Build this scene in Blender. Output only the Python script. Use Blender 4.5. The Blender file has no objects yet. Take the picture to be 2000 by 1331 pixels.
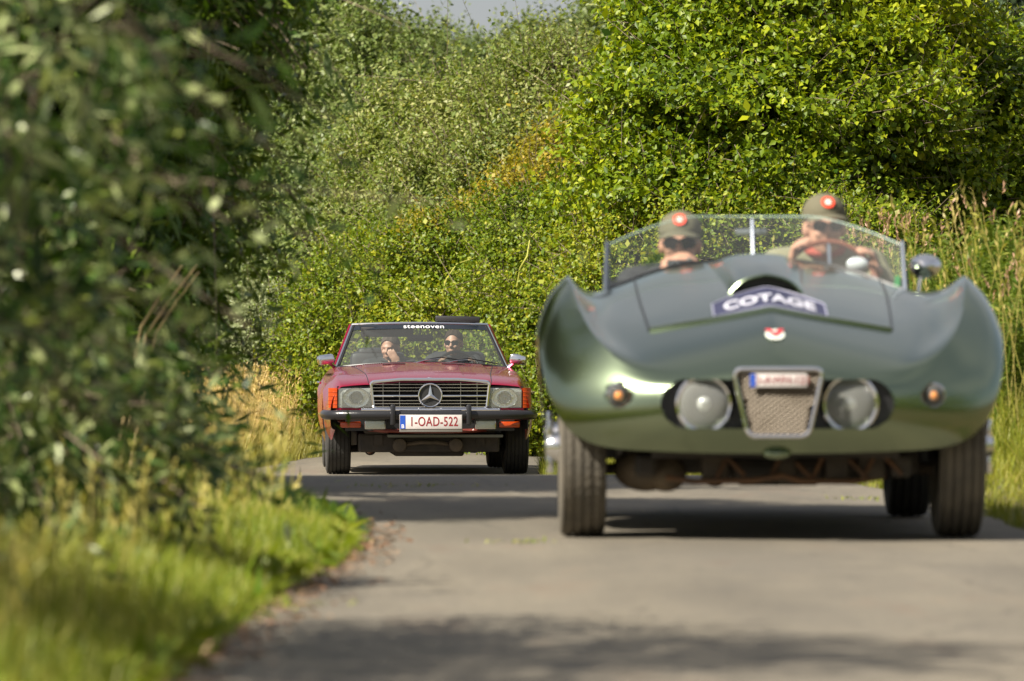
import bpy, bmesh, math, random
import numpy as np
from mathutils import Vector, Matrix, Euler
from mathutils.bvhtree import BVHTree

sc = bpy.context.scene
COL = sc.collection
R = math.radians
rng = np.random.default_rng(7)
random.seed(7)

# ------------------------------------------------------------------ camera, sky, sun, exposure
CAM_H = 0.73
cam_d = bpy.data.cameras.new('camera')
cam = bpy.data.objects.new('camera', cam_d)
COL.objects.link(cam)
cam.location = (0, 0, CAM_H)
cam.rotation_euler = (R(90), 0, 0)
cam_d.lens = 200
cam_d.sensor_width = 36
cam_d.clip_start = 0.1
cam_d.clip_end = 5000
cam_d.dof.use_dof = True
cam_d.dof.focus_distance = 48.6
cam_d.dof.aperture_fstop = 5.6
cam_d.dof.aperture_blades = 0
sc.camera = cam

SUN_DIR = Vector((-0.90, -0.66, 1.04)).normalized()       # towards the sun
elev = math.asin(SUN_DIR.z)
azim = math.atan2(SUN_DIR.x, SUN_DIR.y)
world = bpy.data.worlds.new('World')
sc.world = world
world.use_nodes = True
wn = world.node_tree
for n in list(wn.nodes): wn.nodes.remove(n)
sky = wn.nodes.new('ShaderNodeTexSky')
sky.sky_type = 'NISHITA'
sky.sun_disc = False
sky.sun_elevation = elev
sky.sun_rotation = azim % (2 * math.pi)
sky.air_density = 1.0
sky.dust_density = 2.2
sky.ozone_density = 1.0
bg = wn.nodes.new('ShaderNodeBackground')
bg.inputs['Strength'].default_value = 0.052
wo = wn.nodes.new('ShaderNodeOutputWorld')
# broken pale cloud over the whole sky, as in the strip of sky the photograph shows
wtc = wn.nodes.new('ShaderNodeTexCoord')
wmp = wn.nodes.new('ShaderNodeMapping'); wmp.inputs['Scale'].default_value = (1.0, 1.0, 2.2)
wns = wn.nodes.new('ShaderNodeTexNoise'); wns.inputs['Scale'].default_value = 2.6; wns.inputs['Detail'].default_value = 7
wrp = wn.nodes.new('ShaderNodeValToRGB'); wrp.color_ramp.elements[0].position = 0.36; wrp.color_ramp.elements[0].color = (0.35, 0.35, 0.35, 1)
wrp.color_ramp.elements[1].position = 0.62; wrp.color_ramp.elements[1].color = (0.95, 0.95, 0.95, 1)
wmx = wn.nodes.new('ShaderNodeMix'); wmx.data_type = 'RGBA'; wmx.inputs[7].default_value = (4.7, 4.7, 5.0, 1)
wn.links.new(wtc.outputs['Generated'], wmp.inputs[0]); wn.links.new(wmp.outputs[0], wns.inputs['Vector'])
wn.links.new(wns.outputs['Fac'], wrp.inputs['Fac']); wn.links.new(wrp.outputs['Color'], wmx.inputs[0])
wn.links.new(sky.outputs[0], wmx.inputs[6])
wn.links.new(wmx.outputs[2], bg.inputs[0])
wn.links.new(bg.outputs[0], wo.inputs[0])

sun_d = bpy.data.lights.new('sun', 'SUN')
sun_d.energy = 5.0
sun_d.angle = R(0.55)
sun_d.color = (1.0, 0.93, 0.81)
sun = bpy.data.objects.new('sun', sun_d)
COL.objects.link(sun)
sun.location = (-20, -12, 20)
sun.rotation_euler = SUN_DIR.to_track_quat('Z', 'Y').to_euler()

vs = sc.view_settings
vs.view_transform = 'Standard'
vs.look = 'None'
vs.exposure = 1.10
vs.gamma = 1.0
sc.cycles.use_denoising = True
sc.cycles.max_bounces = 8
sc.cycles.transparent_max_bounces = 12

# ------------------------------------------------------------------ materials
MATS = {}
def mat(name, col=(0.5, 0.5, 0.5), rough=0.5, metal=0.0, coat=0.0, spec=0.5, noise=None, bump=None, coat_rough=0.03):
    """Principled material; noise=(scale, amount, second colour), bump=(scale, strength)."""
    if name in MATS: return MATS[name]
    m = bpy.data.materials.new(name)
    m.use_nodes = True
    nt = m.node_tree
    b = nt.nodes['Principled BSDF']
    b.inputs['Base Color'].default_value = (*col, 1)
    b.inputs['Roughness'].default_value = rough
    b.inputs['Metallic'].default_value = metal
    b.inputs['Coat Weight'].default_value = coat
    b.inputs['Coat Roughness'].default_value = coat_rough
    b.inputs['Specular IOR Level'].default_value = spec
    if noise or bump:
        tc = nt.nodes.new('ShaderNodeTexCoord')
    if noise:
        tx = nt.nodes.new('ShaderNodeTexNoise')
        tx.inputs['Scale'].default_value = noise[0]
        tx.inputs['Detail'].default_value = 6
        nt.links.new(tc.outputs['Object'], tx.inputs['Vector'])
        rp = nt.nodes.new('ShaderNodeValToRGB')
        rp.color_ramp.elements[0].position = 0.5 - noise[1]
        rp.color_ramp.elements[1].position = 0.5 + noise[1]
        rp.color_ramp.elements[0].color = (*col, 1)
        rp.color_ramp.elements[1].color = (*noise[2], 1)
        nt.links.new(tx.outputs['Fac'], rp.inputs['Fac'])
        nt.links.new(rp.outputs['Color'], b.inputs['Base Color'])
    if bump:
        t2 = nt.nodes.new('ShaderNodeTexNoise')
        t2.inputs['Scale'].default_value = bump[0]
        t2.inputs['Detail'].default_value = 4
        nt.links.new(tc.outputs['Object'], t2.inputs['Vector'])
        bp = nt.nodes.new('ShaderNodeBump')
        bp.inputs['Strength'].default_value = bump[1]
        bp.inputs['Distance'].default_value = 0.01
        nt.links.new(t2.outputs['Fac'], bp.inputs['Height'])
        nt.links.new(bp.outputs['Normal'], b.inputs['Normal'])
    MATS[name] = m
    return m

def glass_mat(name, tint=(0.9, 0.95, 0.92), gloss=0.06, rough=0.0, flute=None, milk=0.0):
    if name in MATS: return MATS[name]
    m = bpy.data.materials.new(name)
    m.use_nodes = True
    nt = m.node_tree
    for n in list(nt.nodes): nt.nodes.remove(n)
    o = nt.nodes.new('ShaderNodeOutputMaterial')
    tr = nt.nodes.new('ShaderNodeBsdfTransparent')
    tr.inputs[0].default_value = (*tint, 1)
    gl = nt.nodes.new('ShaderNodeBsdfGlossy')
    gl.inputs['Roughness'].default_value = rough
    lw = nt.nodes.new('ShaderNodeLayerWeight')
    lw.inputs['Blend'].default_value = 0.25
    ad = nt.nodes.new('ShaderNodeMath'); ad.operation = 'MULTIPLY_ADD'
    ad.inputs[1].default_value = 0.8; ad.inputs[2].default_value = gloss
    mx = nt.nodes.new('ShaderNodeMixShader')
    nt.links.new(lw.outputs['Fresnel'], ad.inputs[0])
    nt.links.new(ad.outputs[0], mx.inputs[0])
    nt.links.new(tr.outputs[0], mx.inputs[1])
    nt.links.new(gl.outputs[0], mx.inputs[2])
    if milk:
        df = nt.nodes.new('ShaderNodeBsdfDiffuse'); df.inputs[0].default_value = (0.86, 0.88, 0.82, 1)
        m2 = nt.nodes.new('ShaderNodeMixShader'); m2.inputs[0].default_value = milk
        nt.links.new(mx.outputs[0], m2.inputs[1]); nt.links.new(df.outputs[0], m2.inputs[2]); nt.links.new(m2.outputs[0], o.inputs[0])
    else:
        nt.links.new(mx.outputs[0], o.inputs[0])
    if flute:
        tc = nt.nodes.new('ShaderNodeTexCoord')
        w = nt.nodes.new('ShaderNodeTexWave')
        w.inputs['Scale'].default_value = flute
        w.bands_direction = 'X'
        bp = nt.nodes.new('ShaderNodeBump'); bp.inputs['Strength'].default_value = 0.6
        bp.inputs['Distance'].default_value = 0.01
        nt.links.new(tc.outputs['Object'], w.inputs['Vector'])
        nt.links.new(w.outputs['Fac'], bp.inputs['Height'])
        nt.links.new(bp.outputs['Normal'], gl.inputs['Normal'])
    MATS[name] = m
    return m

def leaf_mat(name, c0, c1, c2, transl=0.4, rough=0.45, spec=0.35):
    """Leaf colour runs over three colours with the leaf's own tint value; part of the light passes through."""
    m = bpy.data.materials.new(name)
    m.use_nodes = True
    nt = m.node_tree
    b = nt.nodes['Principled BSDF']
    o = nt.nodes['Material Output']
    at = nt.nodes.new('ShaderNodeAttribute'); at.attribute_name = 'tint'
    rp = nt.nodes.new('ShaderNodeValToRGB')
    e = rp.color_ramp.elements
    e[0].position = 0.0; e[0].color = (*c0, 1)
    e[1].position = 1.0; e[1].color = (*c2, 1)
    k = e.new(0.5); k.color = (*c1, 1)
    nt.links.new(at.outputs['Fac'], rp.inputs['Fac'])
    nt.links.new(rp.outputs['Color'], b.inputs['Base Color'])
    b.inputs['Roughness'].default_value = rough
    b.inputs['Specular IOR Level'].default_value = spec
    tl = nt.nodes.new('ShaderNodeBsdfTranslucent')
    hs = nt.nodes.new('ShaderNodeMix'); hs.data_type = 'RGBA'; hs.blend_type = 'MULTIPLY'
    hs.inputs[0].default_value = 1.0
    hs.inputs[7].default_value = (1.0, 1.0, 0.45, 1)
    nt.links.new(rp.outputs['Color'], hs.inputs[6])
    nt.links.new(hs.outputs[2], tl.inputs['Color'])
    mx = nt.nodes.new('ShaderNodeMixShader'); mx.inputs[0].default_value = transl
    nt.links.new(b.outputs[0], mx.inputs[1]); nt.links.new(tl.outputs[0], mx.inputs[2])
    nt.links.new(mx.outputs[0], o.inputs[0])
    return m

M_bark = mat('bark', (0.16, 0.12, 0.08), 0.9, noise=(9, 0.25, (0.25, 0.2, 0.14)), bump=(25, 0.6))
M_chrome = mat('chrome', (0.78, 0.78, 0.78), 0.08, 1.0)
M_chrome_dull = mat('weathered_chrome', (0.55, 0.55, 0.53), 0.25, 1.0)
M_black = mat('black_trim', (0.012, 0.012, 0.013), 0.35)
M_rubber = mat('tyre_rubber', (0.02, 0.02, 0.02), 0.75, noise=(14, 0.3, (0.04, 0.037, 0.032)), bump=(60, 0.2))
M_dusty_rubber = mat('dusty_tyre_rubber', (0.075, 0.068, 0.055), 0.85, noise=(12, 0.25, (0.14, 0.12, 0.09)), bump=(70, 0.3))
M_bumper_rubber = mat('bumper_rubber', (0.016, 0.016, 0.018), 0.28, bump=(90, 0.15))
M_under = mat('underbody', (0.018, 0.016, 0.014), 0.8, noise=(8, 0.2, (0.05, 0.04, 0.03)))
M_rust = mat('rusty_steel', (0.16, 0.075, 0.03), 0.7, noise=(10, 0.25, (0.06, 0.035, 0.02)))
M_dusty_metal = mat('dusty_metal', (0.085, 0.062, 0.038), 0.7, noise=(9, 0.25, (0.03, 0.024, 0.018)), bump=(12, 0.7))
M_leather = mat('dark_leather', (0.02, 0.02, 0.022), 0.5)
M_skin = mat('skin', (0.42, 0.22, 0.15), 0.5, noise=(20, 0.3, (0.48, 0.25, 0.17)))
M_white = mat('white_paint', (0.8, 0.8, 0.8), 0.4)
M_plate_white = mat('plate_white', (0.52, 0.48, 0.46), 0.4, noise=(40, 0.3, (0.62, 0.58, 0.55)))
M_plate_red = mat('plate_red', (0.22, 0.015, 0.02), 0.4)
M_plate_blue = mat('plate_blue', (0.02, 0.08, 0.42), 0.4)
M_amber = mat('amber_plastic', (0.40, 0.045, 0.002), 0.25, coat=0.6, bump=(120, 0.3))
M_reflector = mat('reflector', (0.90, 0.90, 0.87), 0.22, 0.85, bump=(30, 0.5))
G_screen = glass_mat('windscreen_glass', (0.66, 0.74, 0.72), 0.05, milk=0.03)
G_screen2 = glass_mat('roadster_screen_glass', (0.90, 0.95, 0.92), 0.07, milk=0.02)
G_lens = glass_mat('lamp_glass', (0.92, 0.95, 0.92), 0.10, 0.06, flute=60, milk=0.16)

# ------------------------------------------------------------------ object helpers
def tag(o, label=None, cat=None, group=None, kind=None):
    if label: o['label'] = label
    if cat: o['category'] = cat
    if group: o['group'] = group
    if kind: o['kind'] = kind
    return o

def empty(name, loc, rz=0.0, rx=0.0, ry=0.0):
    o = bpy.data.objects.new(name, None)
    o.empty_display_size = 0.2
    COL.objects.link(o)
    o.location = loc
    o.rotation_euler = (rx, ry, rz)
    return o

def link(name, me, m, parent=None, smooth=True, sharp=None):
    o = bpy.data.objects.new(name, me)
    COL.objects.link(o)
    if m is not None:
        if isinstance(m, (list, tuple)):
            for k in m: me.materials.append(k)
        else:
            me.materials.append(m)
    if parent is not None: o.parent = parent
    me.polygons.foreach_set('use_smooth', [smooth] * len(me.polygons))
    if sharp is not None and smooth:
        me.set_sharp_from_angle(angle=R(sharp))
    return o

class G:
    """Collects simple shapes into one mesh."""
    def __init__(s): s.v = []; s.f = []
    def add(s, vs, fs):
        k = len(s.v)
        s.v += [tuple(p) for p in vs]
        s.f += [tuple(i + k for i in f) for f in fs]
        return s
    def box(s, x0, x1, y0, y1, z0, z1, bev=0.0, M=None):
        bm = bmesh.new()
        bmesh.ops.create_cube(bm, size=1)
        for v in bm.verts:
            v.co = Vector(((x0 + x1) / 2 + v.co.x * (x1 - x0), (y0 + y1) / 2 + v.co.y * (y1 - y0), (z0 + z1) / 2 + v.co.z * (z1 - z0)))
        if bev: bmesh.ops.bevel(bm, geom=bm.edges[:], offset=bev, segments=2, affect='EDGES', profile=0.5)
        if M: bm.transform(M)
        bm.verts.index_update()
        s.add([v.co for v in bm.verts], [[v.index for v in f.verts] for f in bm.faces]); bm.free()
        return s
    def tube(s, pts, r, n=10, cap=True, flat=(1, 1)):
        pts = [Vector(p) for p in pts]
        rs = r if isinstance(r, (list, tuple)) else [r] * len(pts)
        vs, fs = [], []
        up = Vector((0, 0, 1))
        for i, p in enumerate(pts):
            t = (pts[min(i + 1, len(pts) - 1)] - pts[max(i - 1, 0)]).normalized()
            a = t.cross(up)
            if a.length < 1e-3: a = t.cross(Vector((0, 1, 0)))
            a.normalize(); b = a.cross(t).normalized()
            for k in range(n):
                w = 2 * math.pi * k / n
                vs.append(p + a * (math.cos(w) * rs[i] * flat[0]) + b * (math.sin(w) * rs[i] * flat[1]))
        for i in range(len(pts) - 1):
            for k in range(n):
                fs.append((i * n + k, i * n + (k + 1) % n, (i + 1) * n + (k + 1) % n, (i + 1) * n + k))
        if cap:
            fs.append(tuple(range(n - 1, -1, -1))); fs.append(tuple(range((len(pts) - 1) * n, len(pts) * n)))
        return s.add(vs, fs)
    def ring(s, pts, r, n=8):
        """closed tube"""
        pts = [Vector(p) for p in pts]; N = len(pts); vs, fs = [], []
        c = sum(pts, Vector()) / N
        nrm = (pts[0] - c).cross(pts[N // 4] - c).normalized()
        for i, p in enumerate(pts):
            t = (pts[(i + 1) % N] - pts[i - 1]).normalized(); a = t.cross(nrm).normalized()
            for k in range(n):
                w = 2 * math.pi * k / n
                vs.append(p + a * (math.cos(w) * r) + nrm * (math.sin(w) * r))
        for i in range(N):
            j = (i + 1) % N
            for k in range(n): fs.append((i * n + k, i * n + (k + 1) % n, j * n + (k + 1) % n, j * n + k))
        return s.add(vs, fs)
    def lathe(s, prof, c, axis='y', n=32, sx=1.0, sz=1.0):
        """prof: (r, h) pairs; axis the direction of h"""
        vs, fs = [], []
        for r, h in prof:
            for k in range(n):
                w = 2 * math.pi * k / n
                u, q = r * math.cos(w) * sx, r * math.sin(w) * sz
                if axis == 'y': p = (u, h, q)
                elif axis == 'x': p = (h, u, q)
                else: p = (u, q, h)
                vs.append((c[0] + p[0], c[1] + p[1], c[2] + p[2]))
        for i in range(len(prof) - 1):
            for k in range(n):
                fs.append((i * n + k, i * n + (k + 1) % n, (i + 1) * n + (k + 1) % n, (i + 1) * n + k))
        return s.add(vs, fs)
    def ell(s, c, r, n=16, m=10, M=None):
        vs, fs = [], []
        for i in range(m + 1):
            a = math.pi * i / m
            for k in range(n):
                w = 2 * math.pi * k / n
                p = Vector((r[0] * math.sin(a) * math.cos(w), r[1] * math.sin(a) * math.sin(w), r[2] * math.cos(a)))
                if M: p = M @ p
                vs.append((c[0] + p[0], c[1] + p[1], c[2] + p[2]))
        for i in range(m):
            for k in range(n):
                fs.append((i * n + k, (i + 1) * n + k, (i + 1) * n + (k + 1) % n, i * n + (k + 1) % n))
        return s.add(vs, fs)
    def prism(s, poly, y0, y1):
        """poly in x,z extruded along y"""
        n = len(poly)
        vs = [(p[0], y0, p[1]) for p in poly] + [(p[0], y1, p[1]) for p in poly]
        fs = [tuple(range(n)), tuple(range(2 * n - 1, n - 1, -1))]
        for i in range(n): fs.append((i, i + n, (i + 1) % n + n, (i + 1) % n))
        return s.add(vs, fs)
    def grid(s, rows):
        n = len(rows[0]); vs = [p for r in rows for p in r]
        fs = [(i * n + k, i * n + k + 1, (i + 1) * n + k + 1, (i + 1) * n + k) for i in range(len(rows) - 1) for k in range(n - 1)]
        return s.add(vs, fs)
    def mesh(s, name, fix=True):
        me = bpy.data.meshes.new(name)
        me.from_pydata(s.v, [], s.f); me.update()
        if fix:
            bm = bmesh.new(); bm.from_mesh(me)
            bmesh.ops.remove_doubles(bm, verts=bm.verts, dist=1e-5)
            bmesh.ops.recalc_face_normals(bm, faces=bm.faces)
            bm.to_mesh(me); bm.free()
        return me
    def build(s, name, m, parent=None, smooth=True, sharp=40):
        return link(name, s.mesh(name), m, parent, smooth, sharp)

def text_mesh(txt, size, extrude=0.001, sx=1.0, M=None, bold=0.0, space=1.0):
    cu = bpy.data.curves.new('lettering', 'FONT')
    cu.body = txt; cu.size = size; cu.extrude = extrude; cu.align_x = 'CENTER'; cu.align_y = 'CENTER'
    cu.offset = bold; cu.space_character = space; cu.resolution_u = 4
    o = bpy.data.objects.new('lettering', cu); COL.objects.link(o)
    dg = bpy.context.evaluated_depsgraph_get()
    me = bpy.data.meshes.new_from_object(o.evaluated_get(dg))
    bpy.data.objects.remove(o); bpy.data.curves.remove(cu)
    me.transform(Matrix.Diagonal((sx, 1, 1, 1)))
    me.materials.clear()
    if M: me.transform(M)
    return me

def bake(o, mods):
    """apply modifiers: list of (type, dict)"""
    for t, kw in mods:
        md = o.modifiers.new(t, t)
        for k, v in kw.items(): setattr(md, k, v)
    dg = bpy.context.evaluated_depsgraph_get()
    me = bpy.data.meshes.new_from_object(o.evaluated_get(dg))
    o.modifiers.clear()
    old = o.data; o.data = me; bpy.data.meshes.remove(old)
    return o

# ------------------------------------------------------------------ ground and road
def smooth_interp(xs, ys):
    xs = np.array(xs, float); ys = np.array(ys, float)
    def f(t):
        t = np.asarray(t, float)
        o = np.zeros_like(t)
        for k in (-1.5, -0.75, 0, 0.75, 1.5): o = o + np.interp(t + k, xs, ys)
        return o / 5
    return f
PROF = smooth_interp([-60, 31, 36, 42, 47, 52, 60, 75, 120, 400, 2000], [0, 0, -0.15, -0.35, -0.425, -0.435, -0.455, -0.5, -0.4, 0, 0])
EL = smooth_interp([-60, 0, 12, 16, 20, 22, 24, 26, 29, 31, 38, 48, 53, 60, 70, 85, 110], [-0.9, -0.8, -0.72, -0.67, -0.5, -0.58, -0.80, -1.02, -1.32, -1.5, -1.95, -2.4, -2.3, -1.8, -0.4, 3.0, 10])
ER = smooth_interp([-60, 0, 12, 22, 26, 29, 31, 38, 48, 53, 60, 70, 85, 110], [2.6, 2.3, 2.1, 2.0, 1.97, 1.8, 1.55, 0.8, 0.25, 0.28, 0.85, 2.4, 6.0, 14])

def ground_z(X, Y):
    X = np.asarray(X, float); Y = np.asarray(Y, float)
    z = PROF(Y) + 0.0 * X
    dl = np.clip((EL(Y) - X), 0, 50); dr = np.clip((X - ER(Y)), 0, 50)
    z = z - 0.012
    z = z + np.where((dl > 0) & (Y < 45), 0.05 * np.tanh(dl * 1.2), 0) + np.where((dr > 0) & (Y < 60), 0.22 * np.tanh(np.clip(dr - 0.3, 0, 9) * 0.7), 0)
    return z

ys = np.concatenate([np.linspace(-60, 6, 12), np.arange(7, 90, 0.6), np.linspace(92, 200, 30), np.geomspace(215, 1800, 20)])
xs = np.concatenate([-np.geomspace(900, 8, 24), np.arange(-7.5, 9, 0.4), np.geomspace(9.4, 900, 24)])
XX, YY = np.meshgrid(xs, ys)
ZZ = ground_z(XX, YY)
# the land climbs gently towards the far wood
ZZ = ZZ + np.clip((YY - 120) / 400, 0, 1) ** 1.5 * 6
g = G(); g.grid([[(XX[i, j], YY[i, j], ZZ[i, j]) for j in range(len(xs))] for i in range(len(ys))])
M_ground = mat('soil_and_short_grass', (0.05, 0.06, 0.02), 0.95, noise=(3.0, 0.22, (0.13, 0.085, 0.05)), bump=(30, 0.8))
ground = g.build('ground', M_ground, None, True, None)
tag(ground, 'brown soil with short grass either side of the lane', 'ground', kind='structure')

def road_material():
    m = bpy.data.materials.new('worn_asphalt'); m.use_nodes = True
    nt = m.node_tree; b = nt.nodes['Principled BSDF']
    tc = nt.nodes.new('ShaderNodeTexCoord')
    def noise(scale, detail=6, vec=None, rough=0.6):
        t = nt.nodes.new('ShaderNodeTexNoise'); t.inputs['Scale'].default_value = scale; t.inputs['Detail'].default_value = detail
        t.inputs['Roughness'].default_value = rough
        nt.links.new(vec or tc.outputs['Object'], t.inputs['Vector']); return t
    def ramp(src, p0, c0, p1, c1):
        r = nt.nodes.new('ShaderNodeValToRGB'); e = r.color_ramp.elements
        e[0].position = p0; e[0].color = (*c0, 1); e[1].position = p1; e[1].color = (*c1, 1)
        nt.links.new(src, r.inputs['Fac']); return r
    def mix(a, b_, fac, mode='MIX'):
        x = nt.nodes.new('ShaderNodeMix'); x.data_type = 'RGBA'; x.blend_type = mode
        if isinstance(fac, float): x.inputs[0].default_value = fac
        else: nt.links.new(fac, x.inputs[0])
        nt.links.new(a, x.inputs[6])
        if isinstance(b_, tuple): x.inputs[7].default_value = (*b_, 1)
        else: nt.links.new(b_, x.inputs[7])
        return x.outputs[2]
    mp = nt.nodes.new('ShaderNodeMapping'); mp.inputs['Scale'].default_value = (1.0, 0.18, 1.0)
    nt.links.new(tc.outputs['Object'], mp.inputs['Vector'])
    big = ramp(noise(1.3, 5, mp.outputs[0]).outputs['Fac'], 0.3, (0.160, 0.140, 0.106), 0.72, (0.243, 0.214, 0.164))
    fine = ramp(noise(110, 4).outputs['Fac'], 0.34, (0.5, 0.5, 0.5), 0.66, (1.4, 1.4, 1.4))
    c = mix(big.outputs[0], fine.outputs[0], 0.75, 'MULTIPLY')
    dirt = ramp(noise(2.6, 8, mp.outputs[0]).outputs['Fac'], 0.56, (0, 0, 0), 0.8, (1, 1, 1))
    c = mix(c, (0.185, 0.135, 0.095), dirt.outputs[0])
    # stains and repairs, worn wheel paths, cracks
    st = ramp(noise(0.55, 6, mp.outputs[0], 0.7).outputs['Fac'], 0.42, (0.72, 0.72, 0.74), 0.62, (1.08, 1.06, 1.02))
    c = mix(c, st.outputs[0], 0.8, 'MULTIPLY')
    vo = nt.nodes.new('ShaderNodeTexVoronoi'); vo.feature = 'DISTANCE_TO_EDGE'; vo.inputs['Scale'].default_value = 1.1
    wv = nt.nodes.new('ShaderNodeMix'); wv.data_type = 'VECTOR'; wv.inputs[0].default_value = 0.12
    nt.links.new(tc.outputs['Object'], wv.inputs[4]); nt.links.new(noise(3.0, 4).outputs['Color'], wv.inputs[5])
    nt.links.new(wv.outputs[1], vo.inputs['Vector'])
    ck = ramp(vo.outputs['Distance'], 0.0, (0.35, 0.35, 0.35), 0.012, (1, 1, 1))
    c = mix(c, ck.outputs[0], 0.6, 'MULTIPLY')
    ac = nt.nodes.new('ShaderNodeAttribute'); ac.attribute_name = 'across'
    wp = nt.nodes.new('ShaderNodeValToRGB'); wp.color_ramp.interpolation = 'EASE'
    for i_, (pos, val) in enumerate([(0.0, 0.80), (0.10, 1.05), (0.26, 0.84), (0.50, 1.10), (0.74, 0.84), (0.90, 1.05), (1.0, 0.80)]):
        el = wp.color_ramp.elements[0] if i_ == 0 else (wp.color_ramp.elements[1] if i_ == 6 else wp.color_ramp.elements.new(pos))
        el.position = pos; el.color = (val, val * 0.995, val * 0.98, 1)
    nt.links.new(ac.outputs['Fac'], wp.inputs['Fac'])
    c = mix(c, wp.outputs[0], 0.8, 'MULTIPLY')
    nt.links.new(c, b.inputs['Base Color'])
    b.inputs['Roughness'].default_value = 0.8
    bp = nt.nodes.new('ShaderNodeBump'); bp.inputs['Strength'].default_value = 0.5; bp.inputs['Distance'].default_value = 0.006
    nt.links.new(noise(140, 4).outputs['Fac'], bp.inputs['Height'])
    nt.links.new(bp.outputs['Normal'], b.inputs['Normal'])
    return m
g = G()
ry = np.concatenate([np.linspace(-60, 4, 12), np.arange(5, 110, 0.25)])
wob = rng.normal(0, 1, (len(ry), 2)); wob = (wob + np.roll(wob, 1, 0) + np.roll(wob, 2, 0)) * 0.018
rows = []
for i, y in enumerate(ry):
    l, r_ = float(EL(y)) + wob[i, 0], float(ER(y)) + wob[i, 1]; p = float(PROF(y))
    rows.append([(l + (r_ - l) * t, y, p + 0.002 + 0.006 * (1 - (2 * t - 1) ** 2) - 0.004 * (abs(2 * t - 1) > 0.98)) for t in np.linspace(0, 1, 17)])
g.grid(rows)
road = g.build('road', road_material(), None, True, None)
_co = np.empty(len(road.data.vertices) * 3, np.float32); road.data.vertices.foreach_get('co', _co); _co = _co.reshape(-1, 3)
_a = road.data.attributes.new('across', 'FLOAT', 'POINT')
_a.data.foreach_set('value', np.clip((_co[:, 0] - EL(_co[:, 1])) / (ER(_co[:, 1]) - EL(_co[:, 1])), 0, 1).astype(np.float32))
tag(road, 'narrow sunlit beige asphalt lane bending away to the left', 'road', kind='structure')

# ------------------------------------------------------------------ leaf and blade meshes
def unit(a): return a / np.maximum(np.linalg.norm(a, axis=1, keepdims=True), 1e-9)

def raw_mesh(name, verts, quads, tint, m, parent=None):
    me = bpy.data.meshes.new(name)
    nv, nq = len(verts), len(quads)
    me.vertices.add(nv); me.vertices.foreach_set('co', np.asarray(verts, np.float32).ravel())
    me.loops.add(nq * 4); me.loops.foreach_set('vertex_index', np.asarray(quads, np.int32).ravel())
    me.polygons.add(nq); me.polygons.foreach_set('loop_start', np.arange(0, nq * 4, 4, dtype=np.int32))
    me.update(calc_edges=True)
    a = me.attributes.new('tint', 'FLOAT', 'POINT'); a.data.foreach_set('value', np.asarray(tint, np.float32))
    me.materials.append(m)
    o = bpy.data.objects.new(name, me); COL.objects.link(o)
    if parent is not None: o.parent = parent
    return o

def leaves(P, D, Nn, L, W, tint, detail=True, curl=0.12):
    """P base, D direction, Nn normal hint, L length, W width (arrays)"""
    n = len(P); D = unit(D)
    S = unit(np.cross(D, Nn)); U = np.cross(S, D)
    L = L[:, None]; W = W[:, None]
    A = P; C = P + D * L - U * L * curl
    if detail:
        M_ = P + D * L * 0.5 - U * W * 0.12
        B = P + D * L * 0.42 + S * W * 0.5 + U * W * 0.10
        E = P + D * L * 0.42 - S * W * 0.5 + U * W * 0.10
        V = np.stack([A, E, C, B, M_], 1).reshape(-1, 3)
        k = np.arange(n)[:, None] * 5
        Q = np.concatenate([k + np.array([[0, 1, 2, 4]]), k + np.array([[0, 4, 2, 3]])], 0)
        T = np.repeat(tint, 5)
    else:
        B = P + D * L * 0.45 + S * W * 0.5
        E = P + D * L * 0.45 - S * W * 0.5
        V = np.stack([A, E, C, B], 1).reshape(-1, 3)
        Q = np.arange(n)[:, None] * 4 + np.array([[0, 1, 2, 3]])
        T = np.repeat(tint, 4)
    return V, Q, T

def blob_points(blobs, n, front=0.35, lo=0.78, hi=1.04, lump=0.14, seed=0):
    """points on the lumpy outside of a union of ellipsoids, with outward normals"""
    r = np.random.default_rng(seed)
    B = np.array(blobs, float)
    area = (B[:, 3] * B[:, 4] + B[:, 3] * B[:, 5] + B[:, 4] * B[:, 5])
    out_p, out_n = [], []
    tot = 0
    ph = r.uniform(0, 6.28, (8, 3)); fr = r.uniform(2.0, 6.0, (8, 3))
    while tot < n:
        m_ = int((n - tot) * 2.5) + 200
        bi = r.choice(len(B), m_, p=area / area.sum())
        d = unit(r.normal(size=(m_, 3)))
        mod = 1 + lump * sum(np.sin(d @ fr[k] * 1.6 + ph[k, 0] + bi * 1.7) for k in range(8)) / 2.8
        rad = r.uniform(lo, hi, m_) * mod
        p = B[bi, :3] + d * B[bi, 3:6] * rad[:, None]
        nn = unit(d / B[bi, 3:6])
        keep = np.ones(m_, bool)
        for k in range(len(B)):
            q = np.linalg.norm((p - B[k, :3]) / B[k, 3:6], axis=1)
            keep &= ~((q < lo * 0.93) & (bi != k))
        keep &= ~((nn[:, 1] > 0.35) & (r.random(m_) > front))
        out_p.append(p[keep]); out_n.append(nn[keep]); tot += keep.sum()
    return np.concatenate(out_p)[:n], np.concatenate(out_n)[:n]

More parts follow.
